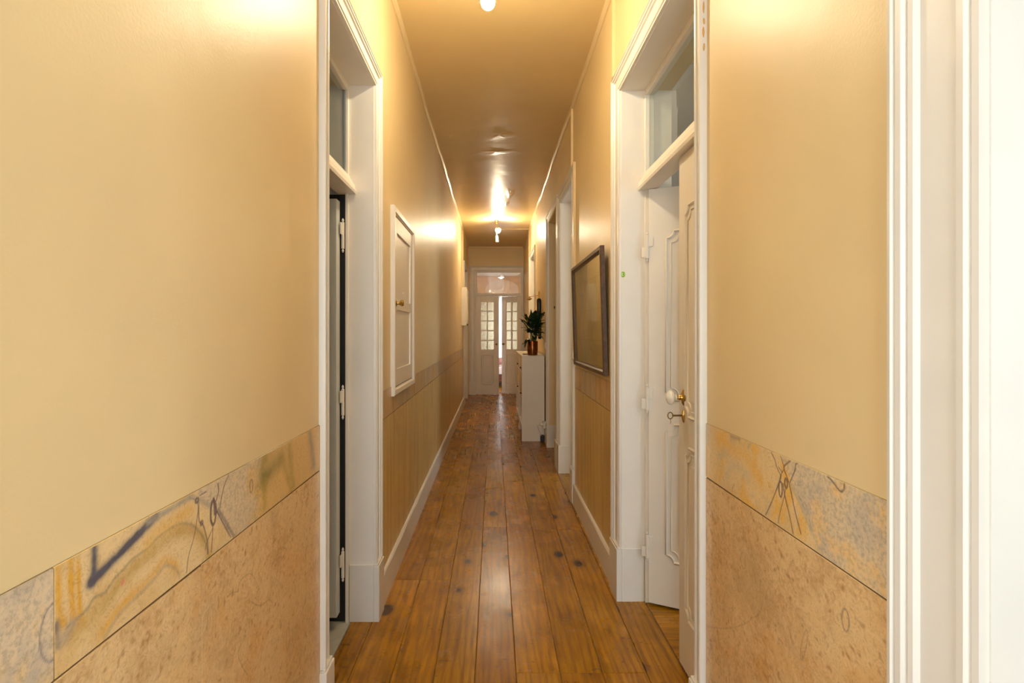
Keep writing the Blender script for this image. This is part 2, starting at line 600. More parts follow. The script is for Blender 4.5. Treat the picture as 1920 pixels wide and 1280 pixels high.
def window(n, x0, x1, y, z0, z1, label, along='x', cols=2, rows=3, depth=.06):
    """a wooden casement: frame, glazing bars, one pane per light"""
    e = empty('window_%d' % n, ((x0 + x1) / 2 if along == 'x' else y, y if along == 'x' else (x0 + x1) / 2, z0), label, 'window', kind='structure')

    def bx(m_, a0, a1, b0, b1, c0, c1):
        if along == 'x':
            m_.box(a0, a1, y + b0, y + b1, c0, c1)
        else:
            m_.box(y + b0, y + b1, a0, a1, c0, c1)
    t = .05
    m_ = MB()
    bx(m_, x0, x0 + t, 0, depth, z0, z1)
    bx(m_, x1 - t, x1, 0, depth, z0, z1)
    bx(m_, x0 + t, x1 - t, 0, depth, z0, z0 + t)
    bx(m_, x0 + t, x1 - t, 0, depth, z1 - t, z1)
    m_.build('window_frame', M_white, e, bevel=.004)
    w = (x1 - x0 - 2 * t) / cols
    h = (z1 - z0 - 2 * t) / rows
    m_ = MB()
    for i in range(1, cols):
        bx(m_, x0 + t + i * w - .012, x0 + t + i * w + .012, .015, depth - .015, z0 + t, z1 - t)
    for j in range(1, rows):
        for i in range(cols):
            bx(m_, x0 + t + i * w + .012, x0 + t + (i + 1) * w - .012, .015, depth - .015, z0 + t + j * h - .012, z0 + t + j * h + .012)
    m_.build('glazing_bar', M_white, e)
    for i in range(cols):
        for j in range(rows):
            m_ = MB()
            bx(m_, x0 + t + i * w + .012, x0 + t + (i + 1) * w - .012, depth / 2 - .002, depth / 2 + .002,
               z0 + t + j * h + .012, z0 + t + (j + 1) * h - .012)
            m_.build('pane', M_glass, e)
    return e


window(1, WX0, WX1, Y0 - .16, WZ0, WZ1, 'tall unseen window added behind the viewer for daylight')

# ceiling
mb = MB()
mb.box(XL - TH, XR + TH, Y0 - .25, Y1 + .14, ZC, ZC + .15)
ceiling = tag(mb.build('ceiling', M_ceil), 'glossy ochre painted corridor ceiling with ripples', 'ceiling', kind='structure')


# blistered paint on the ceiling: low swellings
def blister(cx, cy, rx, ry, h, seed):
    rg = random.Random(seed)
    n, k = 26, 7
    rings = []
    for i in range(k + 1):
        t = i / k
        ring = []
        for j in range(n):
            a = 2 * PI * j / n
            wob = 1 + .25 * math.sin(3 * a + seed) * t + .12 * math.sin(5 * a + 2 * seed)
            z = -h * (math.cos(PI * t) * .5 + .5) * (1 + .5 * math.sin(4 * a + 9 * t + seed) * t * (1 - t) * 3)
            ring.append((cx + rx * t * wob * math.cos(a), cy + ry * t * wob * math.sin(a), ZC + z - .0004))
        rings.append(ring)
    m_ = MB()
    m_.sweep(rings, caps=False)
    return m_.build('paint_blister', M_ceil, ceiling, smooth=True, angle=180)


blister(.06, 4.75, .14, .16, .006, 1)
blister(.03, 5.2, .17, .10, .005, 2)
blister(.21, 6.75, .07, .30, .007, 3)
blister(.17, 7.3, .06, .16, .006, 4)

# cove strips where wall and ceiling meet
for nm, n, xw, s in (('trim_1', 1, XL, 1), ('trim_2', 2, XR, -1)):
    prof = [(0, -.034), (.006, -.034), (.008, -.022), (.016, -.014), (.017, -.004), (.020, 0), (0, 0)]
    rings = []
    K = 60
    for i in range(K + 1):
        yy = Y0 + (Y1 - Y0) * i / K
        w = .003 * math.sin(2.3 * yy + n) + .002 * math.sin(7.1 * yy)
        rings.append([(xw + s * max(0, a + (w if a > 0 else 0)), yy, ZC + (c + w * .5 if c < 0 else 0)) for a, c in prof])
    m_ = MB()
    m_.sweep(rings)
    o = m_.build(nm, M_cove)
    tag(o, 'thin wavy yellow cove strip along the %s ceiling edge' % ('left' if s > 0 else 'right'), 'trim', kind='structure')
m_ = MB()
m_.box(XL + .02, XR - .02, Y1 - .03, Y1, ZC - .035, ZC)
tag(m_.build('trim_3', M_cove, bevel=.004), 'short yellow cove strip above the far glazed doors', 'trim', kind='structure')

# ------------------------------------------------------------------ floor: boards on a dusty bed
mb = MB()
mb.box(-4.0, 4.2, -2.9, 16.2, -.12, -.0055)
floor = tag(mb.build('floor', M_joint), 'orange varnished pine floor of long knotty boards', 'floor', kind='structure')
EDGES = [-.665, -.566, -.402, -.236, -.074, .088, .262, .431, .605, .757]
CUTS = {1: [2.79, 5.9, 8.9], 2: [2.79, 4.25, 7.1, 9.6], 3: [3.5, 6.4, 9.0], 4: [3.55, 6.9, 9.9], 5: [2.03, 3.03, 3.11, 5.29, 8.1],
        6: [2.03, 3.5, 4.63, 7.4], 7: [2.03, 3.5, 6.0, 9.1], 8: [3.52, 6.7], 0: [4.1, 7.3], }
CUTS[5] = [2.03, 4.62, 5.29, 8.1]


def plank(x0, x1, y0, y1, along='y', z=0.0, mat=None, gap=.0010):
    """one board with eased edges; its long axis is the local Y"""
    w, l = (x1 - x0) - 2 * gap, (y1 - y0) - 2 * gap
    if along == 'x':
        w, l = l, w
    e, hw, hl = .0022, w / 2, l / 2
    m_ = MB()
    vs_ = []
    for zz, q in ((-.02, 0), (-e, 0), (0, e)):
        vs_ += [(-hw + q, -hl + q, zz), (hw - q, -hl + q, zz), (hw - q, hl - q, zz), (-hw + q, hl - q, zz)]
    fs = [(8, 9, 10, 11)]
    for k in (0, 4):
        for j in range(4):
            fs.append((k + j, k + (j + 1) % 4, k + 4 + (j + 1) % 4, k + 4 + j))
    m_.add(vs_, fs)
    o = m_.build('floor_board', mat or M_floor, floor, local=True)
    o.location = ((x0 + x1) / 2, (y0 + y1) / 2, z)
    if along == 'x':
        o.rotation_euler = (0, 0, PI / 2)
    return o


for i in range(len(EDGES) - 1):
    ys = [Y0] + CUTS.get(i, []) + [Y1 + .02]
    for a, b_ in zip(ys[:-1], ys[1:]):
        plank(EDGES[i], EDGES[i + 1], a, b_)
# boards of the room behind the number three door run crosswise
y = -1.1
while y < 3.4:
    w = random.choice((.14, .15, .16))
    plank(.76, 2.6, y, min(y + w, 3.4), along='x')
    y += w
for (a, b_) in ((4.1, 4.97), (5.1, 6.05), (7.9, 8.95)):
    x = .757
    while x < 2.2:
        plank(x, x + .16, a, b_)
        x += .16
# far room floor
x = -1.2
while x < 1.6:
    plank(x, x + .17, Y1 + .02, 15.6)
    x += .17
m_ = MB()
m_.box(-.668, -3.2, 1.1, 3.2, -.02, .002)
m_.box(-.668, -3.4, -2.6, 1.1, -.02, .002)
tag(m_.build('floor_slab', M_stone), 'pale grey floor inside the left doorways', 'floor', kind='structure')


# ------------------------------------------------------------------ dado: painted marble panels
class Painter:
    """colours for a grid of points (along the wall, height)"""

    def __init__(s, y, z, base, gran=0.0):
        s.y, s.z = y, z
        s.c = np.tile(np.array(base[:3]), (len(y), 1))
        s.g = np.full(len(y), float(gran))

    def noise(s, scale, seed, octaves=4, sy=1.0, sz=1.0):
        out = np.zeros(len(s.y))
        amp, tot = 1.0, 0.0
        for o in range(octaves):
            rs = np.random.RandomState(seed * 17 + o)
            T = rs.rand(64, 64)
            u, v = s.y * scale * sy + 13.7 * o, s.z * scale * sz + 5.1 * o
            iu, iv = np.floor(u).astype(int), np.floor(v).astype(int)
            fu, fv = u - iu, v - iv
            fu, fv = fu * fu * (3 - 2 * fu), fv * fv * (3 - 2 * fv)
            a = T[iu % 64, iv % 64] * (1 - fu) + T[(iu + 1) % 64, iv % 64] * fu
            b_ = T[iu % 64, (iv + 1) % 64] * (1 - fu) + T[(iu + 1) % 64, (iv + 1) % 64] * fu
            out += amp * (a * (1 - fv) + b_ * fv)
            tot += amp
            amp *= .55
            scale *= 2.1
        return out / tot

    def ridge(s, scale, seed, warp=.03, sharp=6.0, sy=1.0, sz=1.0):
        wy = s.noise(scale * .35, seed + 1, 3) - .5
        wz = s.noise(scale * .35, seed + 2, 3) - .5
        y_, z_ = s.y, s.z
        s.y, s.z = y_ + warp * wy, z_ + warp * wz
        n = s.noise(scale, seed, 3, sy, sz)
        s.y, s.z = y_, z_
        return np.clip(1 - np.abs(n - .5) * sharp * 2, 0, 1)

    def blend(s, w, col, gran=None):
        w = np.clip(w, 0, 1)
        s.c = s.c * (1 - w[:, None]) + np.array(col[:3]) * w[:, None]
        if gran is not None:
            s.g = s.g * (1 - w) + gran * w

    def dist(s, pts, closed=False):
        pts = list(pts) + ([pts[0]] if closed else [])
        d = np.full(len(s.y), 9.0)
        for (a0, b0), (a1, b1) in zip(pts[:-1], pts[1:]):
            dx, dz = a1 - a0, b1 - b0
            L2 = dx * dx + dz * dz + 1e-12
            t = np.clip(((s.y - a0) * dx + (s.z - b0) * dz) / L2, 0, 1)
            d = np.minimum(d, np.hypot(s.y - a0 - t * dx, s.z - b0 - t * dz))
        return d

    def stroke(s, pts, width, col, strength=.85, soft=.0015, closed=False):
        d = s.dist(smooth_line(pts, closed), closed)
        wob = width * (.75 + .5 * s.noise(60, 5, 2))
        w = np.clip((wob - d) / soft + .5, 0, 1)
        s.blend(w * strength, col)

    def wash(s, pts, width, col, strength=.6):
        d = s.dist(smooth_line(pts))
        n = s.noise(45, 9, 3)
        s.blend(np.exp(-(d / width) ** 2) * strength * (.55 + .9 * n), col)

    def oval(s, c, ry, rz, width, col, strength=.8, tilt=0.0):
        pts = []
        for k in range(22):
            a = 2 * PI * k / 22
            u, v = ry * math.cos(a), rz * math.sin(a)
            pts.append((c[0] + u * math.cos(tilt) - v * math.sin(tilt), c[1] + u * math.sin(tilt) + v * math.cos(tilt)))
        s.stroke(pts, width, col, strength, closed=True)


def smooth_line(pts, closed=False):
    if len(pts) < 3 or closed:
        return list(pts)
    out = []
    n = len(pts)
    for i in range(n - 1):
        p0, p1, p2, p3 = pts[max(i - 1, 0)], pts[i], pts[i + 1], pts[min(i + 2, n - 1)]
        for k in range(4):
            t = k / 4
            out.append(tuple(.5 * ((2 * p1[q]) + (-p0[q] + p2[q]) * t + (2 * p0[q] - 5 * p1[q] + 4 * p2[q] - p3[q]) * t * t
                                   + (-p0[q] + 3 * p1[q] - 3 * p2[q] + p3[q]) * t ** 3) for q in (0, 1)))
    out.append(tuple(pts[-1]))
    return out


PROUD = .004


def painted_panel(name, side, parent, y0, y1, z0, z1, res, base, gran, fn):
    ny, nz = max(2, int((y1 - y0) / res)), max(2, int((z1 - z0) / res))
    yy = np.linspace(y0, y1, ny + 1)
    zz = np.linspace(z0, z1, nz + 1)
    Y, Z = np.meshgrid(yy, zz, indexing='ij')
    Y, Z = Y.ravel(), Z.ravel()
    x = (XL + PROUD) if side < 0 else (XR - PROUD)
    co = np.stack([np.full_like(Y, x), Y, Z], 1)
    idx = np.arange((ny + 1) * (nz + 1)).reshape(ny + 1, nz + 1)
    a, b_, c, d = idx[:-1, :-1].ravel(), idx[1:, :-1].ravel(), idx[1:, 1:].ravel(), idx[:-1, 1:].ravel()
    quads = np.stack([a, b_, c, d], 1) if side < 0 else np.stack([a, d, c, b_], 1)
    # edges that close the slab against the wall
    back = [(x - (PROUD - .0005) * (1 if side < 0 else -1), y_, z_) for y_, z_ in ((y0, z0), (y1, z0), (y1, z1), (y0, z1))]
    nb = len(co)
    co = np.concatenate([co, np.array(back)])
    cor = [idx[0, 0], idx[-1, 0], idx[-1, -1], idx[0, -1]]
    skirt = [[cor[k], cor[(k + 1) % 4], nb + (k + 1) % 4, nb + k] for k in range(4)]
    if side < 0:
        skirt = [q[::-1] for q in skirt]
    faces = np.concatenate([quads, np.array(skirt)])
    me = bpy.data.meshes.new(name)
    me.vertices.add(len(co))
    me.vertices.foreach_set('co', co.ravel())
    me.loops.add(len(faces) * 4)
    me.loops.foreach_set('vertex_index', faces.ravel().astype(np.int32))
    me.polygons.add(len(faces))
    me.polygons.foreach_set('loop_start', np.arange(len(faces), dtype=np.int32) * 4)
    me.update(calc_edges=True)
    P = Painter(Y, Z, base, gran)
    fn(P)
    rgba = np.ones((len(co), 4), dtype=np.float32)
    rgba[:nb, :3] = np.clip(P.c, 0, 1) ** .70
    rgba[:nb, 3] = np.clip(P.g, 0, 1)
    rgba[nb:, :3] = np.array(base[:3])
    at = me.color_attributes.new('paint', 'FLOAT_COLOR', 'POINT')
    at.data.foreach_set('color', rgba.ravel())
    me.materials.append(M_paint)
    o = bpy.data.objects.new(name, me)
    COL.objects.link(o)
    o.parent = parent
    return o


def lw(px, py):      # a measured mark on the left wall -> (along, height)
    y_ = F_PX * -XL / (VPX - px)
    return (y_, EYE - (py - VPY) * y_ / F_PX)


def rw(px, py):
    y_ = F_PX * XR / (px - VPX)
    return (y_, EYE - (py - VPY) * y_ / F_PX)


OCHRE, GRAN, FIELD = srgb(214, 178, 118), srgb(196, 172, 136), srgb(210, 168, 108)
ORANGE, BLUE, DARK, GREY, GREEN, BROWN = (srgb(205, 140, 35), srgb(60, 58, 68), srgb(78, 54, 52), srgb(140, 128, 108),
                                          srgb(110, 100, 45), srgb(150, 105, 55))
LB0, LB1 = .908, 1.052
RB0, RB1 = .915, 1.076
GAP = .0022


def A(x, y_):   # crop marks -> photo marks (left band)
    return lw(x / 2.56, 780 + y_ / 2.56)


def left_band_far(P):           # granite end, then ochre with green washes
    P.blend((P.noise(18, 3) - .42) * 4, srgb(200, 160, 92))
    P.blend((P.noise(30, 8) - .6) * 5, srgb(170, 130, 90))
    e = A(1245, 330)[0]
    P.blend((P.y - e) / .004 + .5, srgb(205, 162, 92), .15)
    P.wash([A(1262, 195), A(1258, 300)], .026, GREEN, .7)
    P.wash([A(1262, 300), A(1340, 205)], .024, GREEN, .7)
    P.wash([A(1380, 150), A(1400, 330)], .016, srgb(150, 125, 55), .7)
    P.wash([A(1350, 200), A(1400, 400)], .012, srgb(150, 125, 55), .6)
    P.wash([A(1262, 330), A(1262, 430)], .012, srgb(150, 120, 40), .8)
    P.wash([A(1480, 80), A(1500, 230)], .018, GREY, .8)
    P.oval(A(1398, 180), .006, .007, .0012, BROWN, .6)
    P.oval(A(1198, 335), .007, .015, .0018, DARK, .7)


def left_band_mid(P):
    n = P.noise(14, 2)
    P.blend((n - .5) * 4, srgb(202, 160, 96))
    # granite corner behind the crossing strokes
    dg = P.dist([A(930, 375), A(1110, 575)])
    side_ = (P.y - (A(930, 375)[0] + (A(1110, 575)[0] - A(930, 375)[0]) * (LB1 - P.z) / (LB1 - LB0)))
    P.blend(side_ / .006 + .5, srgb(194, 168, 128), .9)
    for x0, w_ in ((262, .006), (325, .0065), (362, .004)):
        P.wash([A(x0, 690), A(x0 + 3, 840), A(x0 + 10, 940), A(x0 + 30, 1000)], w_, ORANGE, 1.0)
    wave = [A(*p) for p in ((310, 1010), (400, 930), (440, 870), (490, 845), (540, 775), (580, 735), (620, 690), (700, 630),
                            (760, 570), (850, 518), (920, 528), (970, 590), (988, 655))]
    inner = [(a + .006, b_ - .012) for a, b_ in wave]
    P.wash(inner, .014, srgb(176, 132, 62), .85)
    P.stroke(wave, .0022, srgb(120, 105, 70), .75, .004)
    w2 = [A(*p) for p in ((490, 1060), (560, 950), (640, 870), (740, 770), (780, 718), (830, 730), (850, 765))]
    P.wash([(a - .004, b_ + .008) for a, b_ in w2], .010, ORANGE, .7)
    P.stroke(w2, .0028, srgb(135, 122, 98), .6, .006)
    P.wash([A(*p) for p in ((820, 500), (900, 450), (760, 540), (700, 600))], .014, srgb(205, 150, 60), .7)
    # blue chevron
    P.wash([A(438, 635), A(438, 740), A(425, 795)], .0075, BLUE, 1.0)
    P.wash([A(425, 795), A(500, 720), A(570, 650), A(650, 570), (A(740, 480))], .0085, BLUE, 1.25)
    P.stroke([A(425, 795), A(500, 722), A(570, 655), A(640, 585)], .004, srgb(48, 46, 58), .6, .006)
    P.wash([A(700, 510), A(800, 450), A(900, 390)], .006, GREY, .8)
    # crossing strokes
    for pts, w_ in ((((885, 750), (895, 670), (925, 560), (940, 420), (900, 392)), .0013),
                    (((945, 412), (945, 500), (965, 522), (985, 600), (988, 660)), .0016),
                    (((1005, 650), (1012, 530), (1000, 500)), .0016),
                    (((1028, 405), (1040, 360), (1036, 325)), .0020),
                    (((1045, 440), (1065, 340), (1088, 285)), .0016),
                    (((1010, 540), (985, 600), (975, 640)), .0014),
                    (((950, 380), (980, 362)), .0013)):
        P.stroke([A(*p) for p in pts], w_, DARK, .85)
    P.stroke([A(1038, 450), A(1075, 510), A(1112, 572)], .0045, srgb(105, 88, 82), .75, .004)
    P.stroke([A(1030, 455), A(1065, 520), A(1098, 580)], .0018, DARK, .8)
    P.wash([A(910, 385), A(1000, 430)], .006, GREY, .8)
    P.oval(A(1014, 462), .0095, .024, .0034, DARK, .9)
    P.stroke([A(1016, 395), A(1020, 470)], .0028, DARK, .85)
    P.oval(A(958, 512), .004, .004, .002, DARK, .8)
    P.oval(A(935, 404), .005, .004, .0026, DARK, .85)
    P.stroke([A(573, 806), A(578, 792)], .0028, srgb(205, 95, 80), .9, .003)
    for k in range(14):
        P.stroke([A(500 + 9 * k, 960 - 13 * k), A(503 + 9 * k, 956 - 13 * k)], .0008, BROWN, .6)
    P.wash([A(255, 1000), A(262, 1100)], .006, BLUE, .8)
    P.wash([A(330, 1000), A(290, 1070)], .010, GREY, .6)


def left_band_near(P):
    P.blend((P.noise(20, 4) - .45) * 5, srgb(205, 168, 108))
    P.blend((P.noise(16, 6) - .52) * 5, srgb(166, 150, 128))
    P.oval(A(240, 1035), .019, .036, .0013, srgb(95, 85, 90), .8)


def burl(P, seed):
    P.blend((P.noise(7, seed) - .45) * 3, srgb(203, 155, 92))
    P.blend((P.noise(6, seed + 3) - .54) * 5, srgb(196, 140, 74))
    P.blend((P.noise(10, seed + 5) - .58) * 5, srgb(188, 146, 92))
    m = np.clip((P.noise(9, seed + 7) - .38) * 4, 0, 1)
    P.blend(P.ridge(26, seed + 11, .09, 7) * .55 * m, srgb(165, 112, 58))
    P.blend(P.ridge(46, seed + 13, .07, 6, 1.2, .8) * .5 * m, srgb(158, 106, 55))
    P.blend(P.ridge(38, seed + 15, .08, 8) * .45, srgb(224, 186, 128))
    P.blend((P.noise(90, seed + 17, 3) - .62) * 4, srgb(150, 100, 52))


def lower_left(P):
    burl(P, 11)
    for pts in (((1135, 840), (1145, 790), (1190, 755), (1215, 780)), ((1135, 840), (1100, 850), (1080, 870)),
                ((1180, 880), (1240, 910), (1280, 880), (1300, 895)), ((1150, 1090), (1135, 1150), (1160, 1210), (1180, 1240)),
                ((1350, 630), (1365, 640), (1345, 690))):
        P.stroke([A(*p) for p in pts], .0011, srgb(120, 85, 55), .7)
    P.oval(A(1375, 1065), .012, .028, .0013, srgb(110, 80, 55), .7)
    P.oval(A(1000, 980), .010, .03, .0010, srgb(140, 100, 60), .5)


def B(x, y_):   # right band crop
    return rw(1320 + x / 5.053, 780 + y_ / 5.053)


def right_band(P):
    P.blend((P.noise(16, 21) - .45) * 4, srgb(206, 168, 106))
    P.blend((P.noise(13, 23, 4, 1.6, .8) - .50) * 7, srgb(216, 160, 66))
    P.blend((P.noise(14, 25) - .60) * 6, srgb(190, 165, 120))
    P.wash([B(60, 90), B(50, 160)], .03, srgb(180, 160, 125), .7)
    P.wash([B(230, 560), B(300, 450), B(420, 560)], .016, srgb(196, 172, 130), .9)
    P.wash([B(170, 180), B(260, 300), B(430, 400), B(560, 640)], .018, srgb(218, 158, 60), .6)
    P.stroke([B(430, 300), B(455, 260)], .003, srgb(150, 120, 70), .5, .004)
    P.wash([B(270, 190), B(350, 215)], .006, BLUE, .5)
    P.stroke([B(280, 690), B(300, 645)], .0013, BLUE, .6)
    p0, p1 = B(820, 560), B(1040, 1100)
    f = (P.z - p0[1]) * (p1[0] - p0[0]) - (P.y - p0[0]) * (p1[1] - p0[1])
    edge = p0[0] + (p1[0] - p0[0]) * (P.z - p0[1]) / (p1[1] - p0[1])
    P.blend((edge - P.y) / .003 + .5, srgb(196, 172, 132), .95)
    gm = np.clip((edge - P.y) / .003 + .5, 0, 1)
    P.blend((P.noise(22, 27) - .5) * 6 * gm, srgb(176, 158, 130), .95)
    P.blend((P.noise(18, 29) - .54) * 6 * gm, srgb(210, 170, 108), .8)
    P.stroke([B(835, 640), B(940, 860), B(1035, 1085)], .0045, srgb(165, 148, 112), .8, .005)
    P.stroke([B(860, 640), B(965, 860), B(1050, 1085)], .0012, srgb(140, 122, 92), .6, .002)
    for pts, w_ in ((((600, 935), (650, 830), (720, 650), (745, 560)), .0019),
                    (((745, 560), (705, 480), (690, 420), (655, 345)), .0014),
                    (((720, 1010), (740, 900), (775, 770), (790, 690)), .0014),
                    (((745, 600), (752, 540), (775, 500), (760, 430), (740, 380)), .0013),
                    (((862, 1110), (830, 950), (785, 760), (765, 640)), .0021),
                    (((937, 1112), (880, 900), (825, 640), (775, 495), (800, 450), (835, 425)), .0021),
                    (((832, 625), (880, 510), (885, 460), (905, 445)), .0018),
                    (((720, 480), (760, 530)), .0012),
                    (((1195, 575), (1240, 620), (1300, 700), (1328, 712), (1348, 690), (1350, 645)), .0023)):
        P.stroke([B(*p) for p in pts], w_, DARK, .88)
    P.oval(B(742, 690), .0068, .017, .0024, DARK, .9)
    P.oval(B(795, 635), .0050, .0095, .0034, DARK, .85)
    P.oval(rw(1684, 1033), .006, .022, .0014, srgb(100, 82, 70), .75)


def C_(x, y_):
    return rw(1320 + x / 2.4615, 760 + y_ / 2.4615)


def lower_right(P):
    burl(P, 41)
    d = srgb(110, 85, 66)
    P.oval(C_(663, 990), .0095, .020, .0019, d, .8)
    P.oval(C_(470, 1105), .007, .038, .0013, d, .65, .28)
    P.oval(C_(188, 715), .012, .020, .0013, d, .6)
    P.oval(C_(82, 695), .011, .018, .0010, d, .4)
    P.oval(C_(315, 1280), .010, .016, .0014, d, .7)
    P.stroke([C_(20, 1020), C_(110, 1028), C_(190, 1010), C_(230, 980), C_(265, 960), C_(280, 900)], .0011, d, .55)
    P.stroke([C_(235, 870), C_(250, 920), C_(275, 950)], .0016, srgb(220, 180, 110), .7)
    P.wash([C_(190, 860), C_(280, 850), C_(220, 760)], .05, srgb(165, 128, 78), .5)


NL = 1.638                      # outer edge of the left door's near casing
j1, j2 = A(245, 1000)[0], A(1245, 330)[0]
jl = lw(374, 1060)[0]
painted_panel('dado_panel', -1, wall_left, .45, j1 - GAP / 2, LB0 + GAP, LB1, .0022, GRAN, .9, left_band_near)
painted_panel('dado_panel', -1, wall_left, j1 + GAP / 2, j2 - .07, LB0 + GAP, LB1, .0016, OCHRE, .1, left_band_mid)
painted_panel('dado_panel', -1, wall_left, j2 - .07, NL, LB0 + GAP, LB1, .0018, srgb(194, 168, 128), .8, left_band_far)
painted_panel('dado_panel', -1, wall_left, jl + GAP / 2, NL, .158, LB0 - GAP, .0024, FIELD, .0, lower_left)
painted_panel('dado_panel', -1, wall_left, .45, jl - GAP / 2, .158, LB0 - GAP, .0026, FIELD, .0, lower_left)
NR0, NR1 = .815, 1.535
painted_panel('dado_panel', 1, wall_right, NR0, NR1, RB0 + GAP, RB1, .0017, OCHRE, .1, right_band)
painted_panel('dado_panel', 1, wall_right, NR0, NR1, .158, RB0 - GAP, .0024, FIELD, .0, lower_right)


def dado_run(side, parent, y0, y1, zb, zt, step, seed):
    """plain panels farther along the wall: a row of field panels under a row of border pieces"""
    rg = random.Random(seed)
    x = XL if side < 0 else XR
    s = 1 if side < 0 else -1

    def cuts(st):
        out, yy = [y0], y0
        while yy + st * 1.4 < y1:
            yy += st * rg.uniform(.8, 1.2)
            out.append(yy)
        return out + [y1]
    c = cuts(step)
    for a, b_ in zip(c[:-1], c[1:]):
        m_ = MB()
        m_.box(x + s * .0006, x + s * PROUD, a + GAP / 2, b_ - GAP / 2, .158, zb - GAP)
        m_.build('dado_panel', M_field, parent)
    c = cuts(.55)
    for k, (a, b_) in enumerate(zip(c[:-1], c[1:])):
        m_ = MB()
        m_.box(x + s * .0006, x + s * PROUD, a + GAP / 4, b_ - GAP / 4, zb + GAP, zt)
        m_.build('dado_panel', (M_band_a, M_band_b)[k % 2], parent)


dado_run(-1, wall_left, 2.50, 9.40, LB0, LB1, 1.15, 3)
dado_run(1, wall_right, 2.725, 4.02, RB0, RB1, .9, 4)
dado_run(1, wall_right, 6.10, 7.86, RB0, RB1, .9, 5)
dado_run(1, wall_right, 9.02, 10.98, RB0, RB1, .9, 6)
for side, par, runs, zb, zt in ((-1, wall_left, ((.45, NL), (2.50, 9.40)), LB0, LB1),
                                (1, wall_right, ((NR0, NR1), (2.725, 4.02), (6.10, 7.86), (9.02, 10.98)), RB0, RB1)):
    for a, b_ in runs:
        m_ = MB()
        x = XL if side < 0 else XR
        m_.box(x - .001 * side * -1, x + .0012 * -side, a, b_, .15, zt)
        m_.build('dado_joint', M_dado_joint, par)


# baseboards
def baseboard(name, side, runs, label):
    e = empty(name, (XL if side < 0 else XR, 0, 0), label, 'baseboard', kind='structure')
    x = XL if side < 0 else XR
    s = -side
    for (a, b_) in runs:
        k = max(2, int((b_ - a) / .12))
        rings = []
        for i in range(k + 1):
            yy = a + (b_ - a) * i / k
            w = .0016 * math.sin(9 * yy) + .0012 * math.sin(23 * yy + 1)
            prof = [(0, 0), (.020, 0), (.0205, .08), (.020 + w, .148), (.013, .156 + w), (0, .158)]
            rings.append([(x + s * p, yy, z) for p, z in prof])
        m_ = MB()
        m_.sweep(rings)
        m_.build('board', M_white, e, smooth=True)
    return e


baseboard('baseboard_left', -1, [(.45, NL), (2.495, 9.42)], 'white painted baseboard along the left wall')
baseboard('baseboard_right', 1, [(NR0, NR1), (2.725, 4.025), (6.10, 7.86), (9.02, Y1)], 'white painted baseboard along the right wall')

# ------------------------------------------------------------------ doorways
CAS = [(0, 0), (0, .015), (.004, .020), (.012, .022), (.016, .016), (.020, .020), (.030, .020), (.034, .013), (.039, .016),
       (.047, .015), (.052, .008), (.112, .008), (.115, .013), (.126, .014), (.131, .008), (.135, .011), (.145, .011), (.147, 0)]


def casing_profile(w):
    """reeded outer edge, flat field, small inner bead, squeezed to width w"""
    k = w / .147
    return [(a * k, p) for a, p in CAS]


